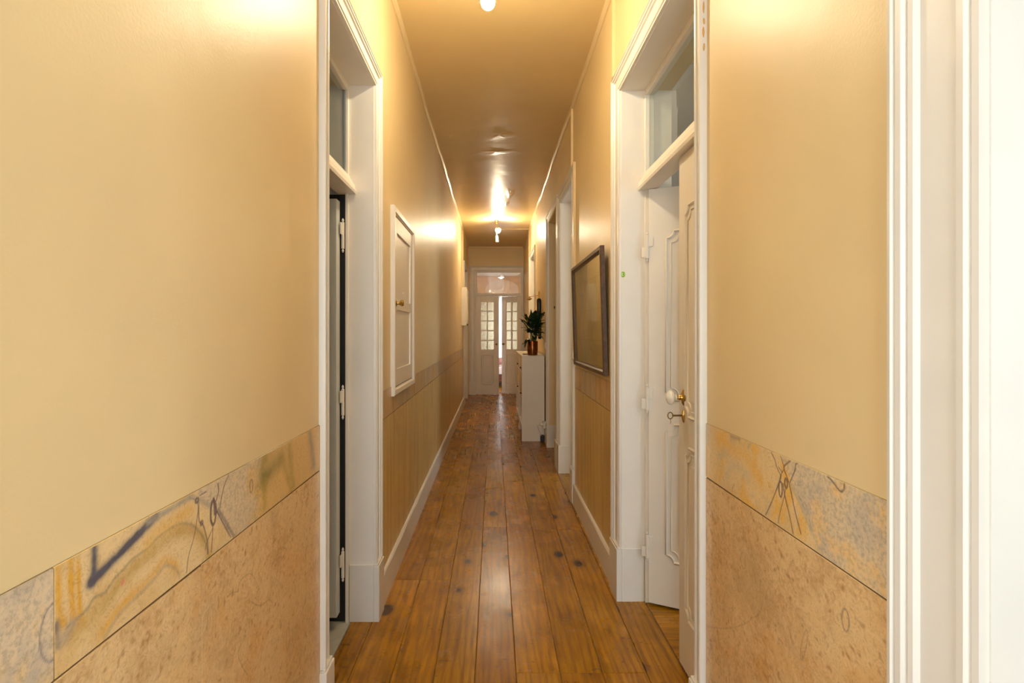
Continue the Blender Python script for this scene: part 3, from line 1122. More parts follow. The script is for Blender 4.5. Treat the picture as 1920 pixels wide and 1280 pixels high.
def doorway(n, side, a, b_, head, wn, wf, wh, label, bar=None, glass=True, jamb_mat=None, plinth=True, frame_d=.115, inner_mat=None,
            deep=TH, near=True, gap_shade=None, stop=.045):
    """casings, plinth blocks, linings, transom bar and pane around one opening; d counts into the wall"""
    xw = XL if side < 0 else XR
    e = empty('trim_%d' % n, (xw, (a + b_) / 2, 0), label, 'door frame', kind='structure')
    jm = jamb_mat or M_white2
    stop_d = frame_d + stop
    im = inner_mat or jm

    def X(d):
        return xw + side * d
    PH = .265
    # casings
    zt = head + wh

    def leg(y_in, w, direction):
        prof = casing_profile(w)
        rings = []
        # bottom ring at the plinth, top ring mitred
        for kind in (0, 1):
            ring = []
            for q, p in prof:
                yy = y_in + direction * (w - q)
                z = (PH if plinth else 0) if kind == 0 else head + (w - q) * wh / w
                ring.append((X(-p), yy, z))
            rings.append(ring)
        m_ = MB()
        m_.sweep(rings)
        m_.build('casing', M_white, e, smooth=True, angle=25)
    leg(b_, wf, 1)
    if near:
        leg(a, wn, -1)
    ring_a, ring_b = [], []
    for (q, p), (q2, p2), (q3, p3) in zip(casing_profile(wh), casing_profile(wn), casing_profile(wf)):
        z = head + wh - q
        ring_a.append((X(-p), a - (wn - q2), z))
        ring_b.append((X(-p), b_ + (wf - q3), z))
    m_ = MB()
    m_.sweep([ring_a, ring_b])
    m_.build('casing_head', M_white, e, smooth=True, angle=25)
    if plinth:
        for y_in, w, d in ((b_, wf, 1),) + (((a, wn, -1),) if near else ()):
            m_ = MB()
            y0_, y1_ = y_in - d * .008, y_in + d * (w + .004)
            m_.box(X(-.026), X(.0), y0_, y1_, 0, PH - .006)
            m_.box(X(-.021), X(.0), y_in - d * .004, y_in + d * w, PH - .006, PH + .004)
            m_.box(X(0), X(frame_d - .003), y0_, y_in + d * .0, 0, PH)
            m_.build('plinth_block', M_white, e, bevel=.0025)
    # linings
    for y_in, d in ((b_, -1), (a, 1)):
        m_ = MB()
        z0_ = PH if plinth else 0
        m_.box(X(.0), X(frame_d), y_in, y_in + d * .003, z0_, head)
        m_.build('jamb_lining', jm, e)
        m_ = MB()
        m_.box(X(frame_d), X(stop_d), y_in, y_in + d * .018, 0, head)
        m_.build('door_stop', M_white2, e, bevel=.003)
        m_ = MB()
        zs_ = ((0, bar[0]), (bar[0], head)) if (gap_shade and bar) else ((0, head),)
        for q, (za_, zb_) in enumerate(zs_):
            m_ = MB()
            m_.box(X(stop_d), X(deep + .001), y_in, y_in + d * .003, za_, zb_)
            m_.build('inner_lining', gap_shade if (gap_shade and q == 0) else im, e)
    m_ = MB()
    m_.box(X(0), X(frame_d), a + .003, b_ - .003, head - .003, head)
    m_.build('head_lining', jm, e)
    m_ = MB()
    m_.box(X(frame_d), X(frame_d + .045), a + .018, b_ - .018, head - .03, head)
    m_.build('transom_top_rail', M_white2, e, bevel=.004)
    if bar:
        z0_, z1_ = bar
        prof = [(.082, z0_), (.078, z0_ + .012), (.086, z0_ + .025), (.088, z0_ + .04), (.096, z0_ + .052), (.110, z1_ - .012),
                (.114, z1_), (frame_d + .05, z1_), (frame_d + .05, z0_)]
        m_ = MB()
        m_.sweep([[(X(d), a + .003, z) for d, z in prof], [(X(d), b_ - .003, z) for d, z in prof]])
        m_.build('transom_bar', M_white2, e, smooth=True, angle=25)
        if glass:
            m_ = MB()
            m_.box(X(frame_d + .02), X(frame_d + .024), a + .018, b_ - .018, z1_, head - .03)
            m_.build('transom_pane', M_glass, e)
    return e


doorway(4, -1, 1.71, 2.39, 2.50, .072, .10, .095, 'white moulded frame of the left doorway with shade painted in the gap', bar=(1.99, 2.078),
        inner_mat=M_grey_paint, gap_shade=M_dark, stop=.014)  # near-black lower lining paints in the shade behind the open leaf
doorway(5, 1, 1.61, 2.57, 2.56, .072, .15, .12, 'white moulded frame of the right doorway marked three', bar=(2.057, 2.145))
for zc, hh, dx in ((2.325, .034, .0), (2.283, .020, .001), (2.250, .036, -.0005), (2.205, .026, .001)):
    m_ = MB()
    pts_ = []
    for k in range(9):
        a = 2 * PI * k / 9
        r_ = 1 + .12 * math.sin(2 * a + zc * 40) + .08 * math.sin(5 * a + zc * 90)
        pts_.append((.630 + dx + .0032 * r_ * math.cos(a), zc + hh / 2 * r_ * math.sin(a)))
    yf = 1.61 - .072 - .0004
    m_.sweep([[(x, yf, z) for x, z in pts_], [(x, yf + .0006, z) for x, z in pts_]])
    m_.build('paint_chip', M_chip, bpy.data.objects['trim_5'])
doorway(6, 1, 4.15, 4.89, 2.58, .12, .15, .10, 'white door frame just past the framed map', plinth=True)
doorway(7, 1, 5.20, 5.97, 2.62, .13, .13, .09, 'white door frame with yellowish lining next to the bookcase', jamb_mat=M_cove, plinth=True)
doorway(8, 1, 8.02, 8.86, 2.60, .14, .14, .09, 'white door frame behind the wall lamp near the far end', bar=(2.06, 2.13))
doorway(9, -1, 9.55, 10.45, 2.58, .12, .12, .09, 'white door frame at the far end of the left wall', bar=(2.06, 2.13))
doorway(10, 1, -.30, .662, 2.56, .14, .15, .12, 'broad white reeded door frame at the right edge', bar=(2.057, 2.145), plinth=True,
        jamb_mat=M_white)
doorway(12, -1, -.75, .30, 2.56, .14, .14, .12, 'unseen white door frame added beside the viewer on the left', bar=(2.057, 2.145), plinth=True)  # frame of the unseen opening added for daylight


# ------------------------------------------------------------------ door leaves (built in local space: hinge line at the origin, leaf along +x, face towards -y)
def notched(x0, x1, z0, z1, r, arched=False):
    """outline of a panel with scooped corners"""
    pts = []
    for cx, cz, a0 in ((x0, z0, PI / 2), (x1, z0, PI), (x1, z1, -PI / 2), (x0, z1, 0)):
        seg = []
        for k in range(6):
            a = a0 - (PI / 2) * k / 5
            seg.append((cx + r * math.cos(a), cz + r * math.sin(a)))
        pts += seg
    return pts


def arched_outline(x0, x1, z0, z1, rise):
    pts = []
    for k in range(9):
        t = k / 8
        pts.append((x0 + (x1 - x0) * t, z0 + rise * (4 * (t - .5) ** 2)))
    for k in range(9):
        t = 1 - k / 8
        pts.append((x0 + (x1 - x0) * t, z1 - rise * (4 * (t - .5) ** 2)))
    return pts


def moulding(parent, outline, y_, r=.008, name='panel_moulding', mat=None):
    m_ = MB()
    m_.tube([(x, y_, z) for x, z in outline], r, n=6, close=True)
    return m_.build(name, mat or M_white2, parent, smooth=True, local=True, angle=60)


def hinge(parent, x, y_, z, mat, d=1):
    """knuckle with acorn finials and two plates"""
    m_ = MB()
    m_.lathe([(0, -.075), (.004, -.070), (.006, -.064), (.003, -.058), (.008, -.056), (.008, .056), (.003, .058), (.006, .064),
              (.004, .070), (0, .075)], 10, (x, y_, z))
    m_.box(x, x + .028 * d, y_ - .003, y_ + .003, z + .002, z + .05)
    m_.box(x - .026 * d, x, y_ - .003, y_ + .003, z - .05, z - .002)
    return m_.build('hinge', mat, parent, smooth=True, local=True)


def knob(parent, x, y_, z, mat, rmat, r=.028, out=-1, name='knob', long=.05):
    m_ = MB()
    o = out
    m_.lathe([(0, 0), (.022, 0), (.024, o * .004), (.016, o * .008), (.010, o * .011), (.009, o * long * .55), (0, o * long * .55)], 18,
             (x, y_, z), 'y')
    k = m_.build(name, rmat, parent, smooth=True, local=True)
    m_ = MB()
    prof = [(0, o * long * .5), (.012, o * long * .52), (.013, o * long * .62)]
    for i in range(11):
        a = PI * i / 10
        prof.append((max(.0005, r * math.sin(a)) if i else .013, o * (long * .62 + r * .75 * (1 - math.cos(a)))))
    m_.lathe(prof, 20, (x, y_, z), 'y')
    m_.build('knob_head', mat, k, smooth=True, local=True, angle=80)
    return k


def panel_leaf(name, loc, rz, w, h, label, mirror=False, th=.035, mat=None, panels=((.12, .86), (1.0, 1.86)), side_faces=(-1, 1)):
    """a plank of a door with notched moulded panels on both faces; x runs from the hinge"""
    e = empty(name, loc, label, 'door', kind='structure', rz=rz)
    mt = mat or M_white2
    s = -1 if mirror else 1
    m_ = MB()
    m_.box(0, s * w, -th / 2, th / 2, .012, h)
    m_.build('leaf', mt, e, bevel=.003, local=True)
    for z0, z1 in panels:
        for f in side_faces:
            yy = f * th / 2
            a0, a1 = sorted((s * .085, s * (w - .075)))
            moulding(e, notched(a0, a1, z0, z1, .035), yy, .007, mat=mt)
            moulding(e, notched(a0 + .022, a1 - .022, z0 + .022, z1 - .022, .035), yy, .004, mat=mt)
            m2 = MB()
            i0, i1 = sorted((a0 + .06, a1 - .06))
            m2.box(i0, i1, min(yy, yy + f * .006), max(yy, yy + f * .006), z0 + .06, z1 - .06)
            m2.build('raised_panel', mt, e, bevel=.005, local=True)
    return e


# left doorway: one leaf swung wide open into the dark room (seen along its hinge edge)
d1 = panel_leaf('door_1', (-.708, 2.330, .05), math.radians(180), .64, 1.90, 'grey-white left door leaf swung open on three hinges',
                mat=simple('cool_white_paint', (.62, .65, .64, 1), .42, noise=.03, scale=5), th=.050)
for z in (.225, .975, 1.745):
    m_ = MB()
    kx_, ky_ = -.010, -.036
    m_.lathe([(0, -.080), (.003, -.078), (.006, -.070), (.003, -.063), (.0075, -.060), (.0075, .060), (.003, .063), (.006, .070), (.003, .078),
              (0, .080)], 10, (kx_, ky_, z))
    m_.box(kx_ - .002, kx_ + .003, ky_, ky_ + .036, z + .002, z + .055)
    m_.box(kx_ - .002, kx_ + .003, ky_ - .020, ky_, z - .055, z - .002)
    m_.build('hinge', M_white2, d1, smooth=True, local=True)

# right doorway: the far leaf ajar inwards, the near leaf shut, with porcelain knob and key
d2 = panel_leaf('door_2', (.772, 2.548, 0), math.radians(-25.0), .475, 2.055, 'white far leaf of the door marked three, ajar into the room',
                panels=((.23, .90), (1.02, 1.84)))
for z in (.29, 1.02, 1.77):
    hinge(d2, -.006, -.02, z, M_white2, d=1)
d3 = panel_leaf('door_3', (.772, 1.618, 0), PI / 2, .468, 2.055, 'white shut leaf carrying the porcelain knob and key',
                panels=((.23, .90), (1.02, 1.84)))
# local +y of this leaf faces the corridor (-X)
kx = 2.030 - 1.618
m_ = MB()
m_.lathe([(0, .0175), (.024, .0175), (.026, .021), (.022, .025), (.012, .028), (.010, .034), (.0115, .038), (.009, .042), (.009, .05), (0, .05)], 20,
         (kx, 0, 1.09), 'y')
rose = m_.build('knob_rose', M_brass, d3, smooth=True, local=True)
for v in rose.data.vertices:       # an oval plate, taller than wide
    if v.co.y < .026:
        v.co.z = 1.09 + (v.co.z - 1.09) * 1.25
m_ = MB()
prof = [(0, .047), (.010, .047), (.013, .050), (.012, .056)]
for i in range(1, 13):
    a = PI * i / 12
    prof.append((max(.0005, .029 * math.sin(a) * (1 + .04 * math.cos(a))), .056 + .0165 * (1 - math.cos(a))))
m_.lathe(prof, 24, (kx, 0, 1.09), 'y')
tag(m_.build('knob_head', M_porcelain, rose, smooth=True, local=True, angle=80), 'white porcelain knob')
m_ = MB()
m_.lathe([(0, .0175), (.009, .0175), (.010, .020), (.006, .024), (0, .024)], 14, (kx + .002, 0, 1.018), 'y')
m_.tube([(kx + .002, .0185, 1.018), (kx + .002, .0185, 1.036), (kx + .002, .0185, 1.042)], [.009, .006, .002], 8)
m_.tube([(kx + .002, .0185, 1.018), (kx + .002, .0185, .998), (kx + .002, .0185, .990)], [.009, .006, .002], 8)
m_.build('keyhole_plate', M_brass, d3, smooth=True, local=True)

# key with a clear tag hanging in the lock
ky = 2.032
key = empty('door_key', (.754, ky, 1.018), 'brass key with a clear tag in the lock below the porcelain knob', 'key')
m_ = MB()
m_.tube([(.752, ky, 1.018), (.738, ky, 1.018), (.728, ky, 1.018), (.715, ky, 1.018), (.708, ky, 1.018)], [.003, .0045, .0035, .004, .003], 10)
ring = [(.700 + .010 * math.cos(a), ky, 1.018 + .013 * math.sin(a)) for a in [2 * PI * k / 14 for k in range(14)]]
m_.tube(ring, .0022, 6, close=True)
m_.build('shaft', M_brass_dark, key, smooth=True)
m_ = MB()
m_.tube([(.700, ky, 1.006), (.702, ky, .995), (.701, ky, .985)], .0009, 5)
m_.build('tag_ring', M_brass_dark, key)
m_ = MB()
m_.box(.690, .712, ky - .002, ky + .002, .935, .985)
m_.build('key_tag', M_clear, key, bevel=.0015)

# doors of the other openings (shut or standing in the rooms)
for n, (ya, yb, sgn, lab) in enumerate(((4.168, 4.872, 1, 'white door leaf standing open in the doorway past the framed map'),
                                        (8.038, 8.842, 1, 'shut white door near the far end of the right wall'),
                                        (9.568, 10.432, -1, 'shut white door at the far end of the left wall')), start=4):
    if n == 4:
        panel_leaf('door_4', (XR + TH + .03, ya, 0), math.radians(20), .70, 2.5, lab)
    elif sgn > 0:
        panel_leaf('door_%d' % n, (.775, ya, 0), PI / 2, yb - ya, 2.052, lab)
    else:
        panel_leaf('door_%d' % n, (-.695, ya, 0), PI / 2, yb - ya, 2.052, lab)
tag(bpy.data.objects['door_4'])

# ------------------------------------------------------------------ end doors: glazed pair under a transom
tr = empty('trim_11', (.11, Y1, 0), 'white frame and transom around the far glazed double doors', 'door frame', kind='structure')
m_ = MB()
prof = casing_profile(.135)


def end_leg(x_in, w, d):
    p_ = casing_profile(w)
    m2 = MB()
    m2.sweep([[(x_in + d * (w - q), Y1 - p, .26) for q, p in p_], [(x_in + d * (w - q), Y1 - p, EH + (w - q) * .11 / w) for q, p in p_]])
    m2.build('casing', M_white, tr, smooth=True, angle=25)
    m2 = MB()
    m2.box(x_in - d * .004, x_in + d * w, Y1 - .026, Y1, 0, .262)
    m2.build('plinth_block', M_white, tr, bevel=.003)


end_leg(EX0, .135, -1)
end_leg(EX1, .026, 1)
p_ = casing_profile(.11)
m_.sweep([[(EX0 - .135 * (.11 - q) / .11, Y1 - p, EH + .11 - q) for q, p in p_], [(EX1 + .026 * (.11 - q) / .11, Y1 - p, EH + .11 - q) for q, p in p_]])
m_.build('casing_head', M_white, tr, smooth=True, angle=25)
m_ = MB()
m_.box(EX0, EX0 + .012, Y1, Y1 + .14, 0, EH)
m_.box(EX1 - .012, EX1, Y1, Y1 + .14, 0, EH)
m_.box(EX0 + .012, EX1 - .012, Y1, Y1 + .14, EH - .012, EH)
m_.build('jamb_lining', M_white, tr)
m_ = MB()
m_.box(EX0 + .012, EX1 - .012, Y1 + .005, Y1 + .07, 2.122, 2.178)
m_.box(EX0 + .012, EX1 - .012, Y1 - .004, Y1 + .005, 2.135, 2.165)
m_.build('transom_bar', M_white, tr, bevel=.004)
m_ = MB()
m_.box(EX0 + .012, EX0 + .034, Y1 + .02, Y1 + .06, 2.178, EH - .012)
m_.box(EX1 - .034, EX1 - .012, Y1 + .02, Y1 + .06, 2.178, EH - .012)
m_.box(EX0 + .034, EX1 - .034, Y1 + .02, Y1 + .06, EH - .034, EH - .012)
m_.build('transom_sash', M_white, tr, bevel=.003)
m_ = MB()
m_.box(EX0 + .034, EX1 - .034, Y1 + .037, Y1 + .043, 2.178, EH - .034)
m_.build('transom_pane', M_transom_end, tr)


def glazed_leaf(name, loc, rz, w, h, s, label):
    """five rows of two panes over an arched lower panel; s = direction of the leaf from its hinge"""
    e = empty(name, loc, label, 'door', kind='structure', rz=rz)
    th = .038
    zs = [(.972 + k * .2085, .972 + k * .2085 + .184) for k in range(5)]
    c0, c1 = (.105, .230), (.255, .380)
    if s < 0:
        w_ = w
    hinge_stile, lock_stile = .105, w - .380
    m2 = MB()

    def bx(a, b2, z0, z1, t=th / 2):
        m2.box(s * a, s * b2, -t, t, z0, z1)
    bx(0, .105, .012, h)
    bx(.380, w, .012, h)
    bx(.105, .380, .012, .20)
    bx(.105, .380, .87, .972)
    bx(.105, .380, zs[-1][1], h)
    m2.build('leaf_frame', M_white2, e, bevel=.003, local=True)
    m2 = MB()
    bx(.230, .255, .972, zs[-1][1], .014)
    for k in range(4):
        bx(.105, .230, zs[k][1], zs[k + 1][0], .014)
        bx(.255, .380, zs[k][1], zs[k + 1][0], .014)
    m2.build('glazing_bar', M_white2, e, local=True)
    for z0, z1 in zs:
        for a, b2 in (c0, c1):
            m3 = MB()
            m3.box(s * a, s * b2, -.003, .003, z0, z1)
            m3.build('pane', M_pane, e, local=True)
    m3 = MB()
    m3.box(s * .105, s * .380, -.010, .010, .20, .87)
    m3.build('lower_panel', M_white2, e, local=True)
    a0, a1 = sorted((s * .118, s * .368))
    moulding(e, arched_outline(a0, a1, .215, .86, .03), -.012, .010, 'panel_moulding')
    a0, a1 = sorted((s * .15, s * .335))
    moulding(e, arched_outline(a0, a1, .26, .815, .02), -.010, .006, 'panel_moulding')
    knob(e, s * (w - .055), -th / 2, 1.085, M_brass_dark, M_brass_dark, .022, -1)
    return e


glazed_leaf('door_8', (EX0 + .013, Y1 + .03, 0), 0, .492, 2.118, 1, 'white glazed left leaf of the far double doors, shut')
glazed_leaf('door_9', (EX1 - .013, Y1 + .03, 0), math.radians(-31), .485, 2.118, -1, 'white glazed right leaf of the far double doors, ajar')

# ------------------------------------------------------------------ rooms beyond the doorways
def room(prefix, x0, x1, y0, y1, z1, mat, label, skip=(), win=None, t=.1, ceil=True):
    """closed shell; `skip` leaves out the side shared with the corridor; win=(side, a0, a1, z0, z1)"""
    def slab(name, m_, lab, cat='wall', mt=mat):
        tag(m_.build(name, mt), lab, cat, kind='structure')

    def sided(m_, side):
        w = win if win and win[0] == side else None
        if side in 'EW':
            a, b2 = (x1, x1 + t) if side == 'E' else (x0 - t, x0)
            if w:
                m_.box(a, b2, y0, w[1], 0, z1)
                m_.box(a, b2, w[2], y1, 0, z1)
                m_.box(a, b2, w[1], w[2], 0, w[3])
                m_.box(a, b2, w[1], w[2], w[4], z1)
            else:
                m_.box(a, b2, y0, y1, 0, z1)
        else:
            a, b2 = (y1, y1 + t) if side == 'N' else (y0 - t, y0)
            if w:
                m_.box(x0, w[1], a, b2, 0, z1)
                m_.box(w[2], x1, a, b2, 0, z1)
                m_.box(w[1], w[2], a, b2, 0, w[3])
                m_.box(w[1], w[2], a, b2, w[4], z1)
            else:
                m_.box(x0, x1, a, b2, 0, z1)
    for side, word in (('E', 'right'), ('W', 'left'), ('N', 'far'), ('S', 'near')):
        if side in skip:
            continue
        m_ = MB()
        sided(m_, side)
        slab('wall_%s_%s' % (prefix, word), m_, '%s wall of %s' % (word, label))
    if ceil:
        m_ = MB()
        m_.box(x0 - t, x1 + t, y0 - t, y1 + t, z1, z1 + .1)
        slab('ceiling_%s' % prefix, m_, 'ceiling of %s' % label, 'ceiling', M_room_ceiling)


XI_R, XI_L = XR + TH, XL - TH
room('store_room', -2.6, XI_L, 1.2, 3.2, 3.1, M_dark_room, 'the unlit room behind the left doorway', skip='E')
room('numbered_room', XI_R, 3.0, -1.1, 3.45, 3.15, M_room, 'the grey room behind the door marked three', skip='W',
     win=('E', -.8, .3, .8, 2.5))
room('added_day_room', -3.3, XI_L, -2.6, 1.05, 3.15, M_room_ceiling, 'the unseen room added for daylight on the left', skip='E',  # unseen room added to throw daylight onto the near right wall
     win=('W', -2.4, -.4, .6, 2.7))
room('side_room', XI_R, 2.6, 3.75, 5.04, 3.15, M_room_ceiling, 'the room past the framed map', skip='W', win=('E', 3.95, 4.85, .9, 2.5))
room('passage_room', XI_R, 2.4, 5.16, 6.2, 3.15, M_wall, 'the yellow side passage beside the bookcase', skip='W')
room('rear_room', XI_R, 2.4, 7.8, 9.1, 3.15, M_room, 'the room behind the far right door', skip='W')
room('corner_room', -2.2, XI_L, 9.3, 10.7, 3.15, M_room, 'the room behind the far left door', skip='E')
room('far_room', -1.35, 1.75, Y1 + .14, 15.3, 3.0, M_peach, 'the peach bedroom behind the glazed doors', skip='S',
     win=('N', -.10, .62, .55, 2.3))
window(2, -.10, .62, 15.33, .55, 2.3, 'tall bedroom window seen through the gap of the far doors', cols=2, rows=3)
window(5, -2.4, -.4, -3.38, .6, 2.7, 'unseen window added for daylight in the room on the left', along='y')
window(3, -.8, .3, 3.03, .8, 2.5, 'unseen window added for daylight in the grey room behind the door marked three', along='y')  # added out of view, placed to shine through the nearest right doorway
window(4, 3.95, 4.85, 2.63, .9, 2.5, 'window of the room past the framed map', along='y')
for nm, loc, rot, sx, sy in (('window_portal', (.04, Y0 - .26, 1.685), (PI / 2, 0, 0), .92, 2.47),
                             ('window_portal', (-3.41, -1.4, 1.65), (0, -PI / 2, 0), 2.1, 2.0),
                             ('window_portal', (.26, 15.42, 1.43), (-PI / 2, 0, 0), .72, 1.75),
                             ('window_portal', (3.11, -.25, 1.65), (0, PI / 2, 0), 1.7, 1.1),
                             ('window_portal', (2.71, 4.4, 1.7), (0, PI / 2, 0), 1.6, .9)):
    L = bpy.data.lights.new(nm, 'AREA')
    L.shape = 'RECTANGLE'
    L.size, L.size_y = sx, sy
    L.cycles.is_portal = True
    o = bpy.data.objects.new(nm, L)
    o.location = loc
    o.rotation_euler = rot
    COL.objects.link(o)

rl = empty('bowl_lamp', (1.15, 3.0, 3.15), 'glass bowl lamp on the ceiling behind the right transom', 'lamp')
m_ = MB()
m_.lathe([(0, 3.15), (.07, 3.15), (.07, 3.13), (.03, 3.11), (0, 3.11)], 20, (1.15, 3.0, 0))
m_.build('ceiling_plate', M_brass, rl, smooth=True)
m_ = MB()
m_.lathe([(.03, 3.115), (.11, 3.105), (.135, 3.07), (.11, 3.03), (.05, 3.005), (0, 3.0)], 24, (1.15, 3.0, 0))
m_.build('glass_bowl', M_bowl, rl, smooth=True)

# sheer curtain, bed and lamp of the far room
k = 90
ring_f, ring_b = [], []
vs_, fs = [], []
for i in range(k + 1):
    x = -.5 + 1.5 * i / k
    yy = 15.16 + .03 * math.sin(i * 1.15) + .01 * math.sin(i * .37)
    for z in (2.43, .004):
        vs_.append((x, yy, z))
for i in range(k):
    fs.append((2 * i, 2 * i + 1, 2 * i + 3, 2 * i + 2))
m_ = MB()
m_.add(vs_, fs)
c = m_.build('sheer_curtain', M_curtain, smooth=True, angle=180)
tag(c, 'white sheer curtain glowing before the bedroom window', 'curtain')
m_ = MB()
m_.tube([(-.6, 15.16, 2.44), (1.1, 15.16, 2.44)], .012, 8)
m_.build('curtain_rod', M_brass, c, smooth=True)

arch = [(-.26, 2.47), (.74, 2.47)]
for k in range(15):
    a = PI * k / 14
    arch.append((.24 + .50 * math.cos(a), 2.60 + .30 * math.sin(a)))
m_ = MB()
m_.sweep([[(x, 15.262, z) for x, z in arch], [(x, 15.30, z) for x, z in arch]])
tag(m_.build('trim_13', simple('pale_peach_paint', (.86, .70, .56, 1), .6, noise=.04, scale=3)), 'pale arched panel above the bedroom window', 'trim', kind='structure')

bed = empty('bed', (.25, 13.2, 0), 'low bed with white linen in the peach room behind the doors', 'bed')
m_ = MB()
m_.box(-.25, 1.1, 12.6, 14.5, .12, .30)
for xx in (-.22, 1.02):
    for yy in (12.63, 14.42):
        m_.box(xx, xx + .05, yy, yy + .05, 0, .12)
m_.build('bed_frame', M_redwood, bed, bevel=.01)
m_ = MB()
m_.box(-.22, 1.07, 12.63, 14.47, .30, .50)
m_.build('mattress', M_linen, bed, bevel=.05, smooth=True)


def pillow(cx, cy, cz, sx, sy, sz, mat, label):
    vs2, fs2 = [], []
    n = 12
    for sgn in (1, -1):
        for i in range(n + 1):
            for j in range(n + 1):
                u, v = i / n * 2 - 1, j / n * 2 - 1
                hh = ((1 - u ** 4) * (1 - v ** 4)) ** .6
                q = 1 - .10 * (u * u * v * v) * -1 - .08 * (1 - hh)
                vs2.append((cx + u * sx / 2 * q, cy + v * sy / 2 * q, cz + sz / 2 * (1 + sgn * hh)))
    off = (n + 1) ** 2
    for b2 in (0, off):
        for i in range(n):
            for j in range(n):
                a = b2 + i * (n + 1) + j
                fs2.append((a, a + 1, a + n + 2, a + n + 1))
    m2 = MB()
    m2.add(vs2, fs2)
    return tag(m2.build('pillow', mat, smooth=True, angle=180), label, 'pillow', 'pillows on the bed')


pillow(.30, 14.15, .50, .60, .40, .14, M_linen, 'white pillow at the window end of the bed')
pillow(.18, 13.55, .50, .45, .34, .14, M_pink, 'pink cushion lying on the bed')

lamp = empty('pendant_lamp', (.18, 12.75, 3.0), 'white pendant lamp seen through the far transom', 'lamp')
m_ = MB()
m_.lathe([(0, 3.0), (.05, 3.0), (.05, 2.985), (.02, 2.96), (.008, 2.95), (.008, 2.76), (0, 2.76)], 16, (.18, 12.75, 0))
m_.build('ceiling_rose', M_plastic, lamp, smooth=True)
m_ = MB()
m_.lathe([(.02, 2.765), (.03, 2.765), (.065, 2.735), (.075, 2.70), (.071, 2.70), (.06, 2.73), (.028, 2.755), (.02, 2.755)], 24, (.18, 12.75, 0))
m_.build('lamp_shade', M_plastic, lamp, smooth=True)
m_ = MB()
prof = [(0, 2.672)]
for i in range(1, 10):
    a = PI * i / 10
    prof.append((.032 * math.sin(a), 2.704 - .032 * math.cos(a)))
prof.append((0, 2.736))
m_.lathe(prof, 16, (.18, 12.75, 0))
m_.build('bulb', M_room_bulb, lamp, smooth=True)


# ------------------------------------------------------------------ corridor ceiling lamps
def bulb_mesh(m_, c, r):
    prof = []
    for i in range(11):
        a = PI * i / 10
        prof.append((max(.0004, r * math.sin(a)), -r * math.cos(a) * 1.05))
    m_.lathe(prof, 18, c)


def ceiling_lamp(x, y_, label):
    e = empty('ceiling_lamp', (x, y_, ZC), label, 'lamp', 'bulb fittings along the corridor ceiling')
    m2 = MB()
    m2.lathe([(0, ZC), (.034, ZC), (.036, ZC - .006), (.026, ZC - .018), (.016, ZC - .026), (.021, ZC - .038), (.016, ZC - .050), (.008, ZC - .055),
              (.006, ZC - .085), (0, ZC - .085)], 20, (x - .02, y_, 0))
    m2.build('ceiling_rose', M_brass, e, smooth=True)
    m2 = MB()
    m2.tube([(x - .02, y_, ZC - .08), (x - .018, y_, ZC - .11), (x - .004, y_, ZC - .118), (x + .004, y_, ZC - .12)], .005, 8)
    m2.tube([(x + .004, y_, ZC - .105), (x + .004, y_, ZC - .14)], .013, 12)
    m2.build('socket', M_brass_dark, e, smooth=True)
    m2 = MB()
    bulb_mesh(m2, (x + .006, y_, ZC - .172), .034)
    m2.build('bulb', M_bulb, e, smooth=True, angle=90)
    m2 = MB()                       # cup added to darken the end wall, open towards near end and down
    cup, ax = [], Vector((0, -.74, -.67)).normalized()
    u_ = Vector((1, 0, 0))
    v_ = ax.cross(u_)
    c_ = Vector((x + .006, y_, ZC - .172))
    for rr in (.048, .051):
        rows = [PI * (.64 + .33 * t / 6) for t in range(7)]
        for a in (rows if rr < .05 else rows[::-1]):
            if rr > .05 and a == rows[-1]:
                continue
            cup.append([c_ + ax * (rr * math.cos(a)) + (u_ * math.cos(2 * PI * k / 18) + v_ * math.sin(2 * PI * k / 18)) * (rr * math.sin(a)) for k in range(18)])
    m2.sweep(cup, caps=False)
    m2.build('light_block_cup', M_plastic, e, smooth=True)
    m2 = MB()
    m2.tube([(x - .018, y_ + .03, ZC - .085), (x - .018, y_ + .05, ZC - .20), (x - .014, y_ + .055, ZC - .26)], .004, 8)
    m2.tube([(x - .016, y_ + .055, ZC - .25), (x - .006, y_ + .055, ZC - .345)], [.020, .026], 16)
    m2.build('spot_head', M_plastic, e, smooth=True)
    return e


pn = empty('ceiling_lamp', (-.026, 2.25, ZC), 'bare lit bulb hanging near the viewer at the top of the picture', 'lamp', 'bulb fittings along the corridor ceiling')
m_ = MB()
m_.lathe([(0, ZC), (.045, ZC), (.045, ZC - .008), (.016, ZC - .03), (.004, ZC - .035), (.004, 2.90), (0, 2.90)], 20, (-.026, 2.25, 0))
m_.build('ceiling_rose', M_brass, pn, smooth=True)
m_ = MB()
m_.lathe([(0, 2.905), (.010, 2.905), (.016, 2.89), (.016, 2.84), (0, 2.835)], 16, (-.026, 2.25, 0))
m_.build('socket', M_brass_dark, pn, smooth=True)
m_ = MB()
bulb_mesh(m_, (-.026, 2.25, 2.80), .032)
m_.build('bulb', M_bulb_near, pn, smooth=True, angle=90)
ceiling_lamp(.062, 8.40, 'brass ceiling lamp with lit bulb and white spot near the far end')


# ------------------------------------------------------------------ cable trunking, switches, boxes
def trunk(path, w, d, label, mat=None, name='cable_trunking'):
    m2 = MB()
    for bxs in path:
        m2.box(*bxs)
    return tag(m2.build(name, mat or M_cove, bevel=.002), label, 'trunking', 'painted cable trunking')


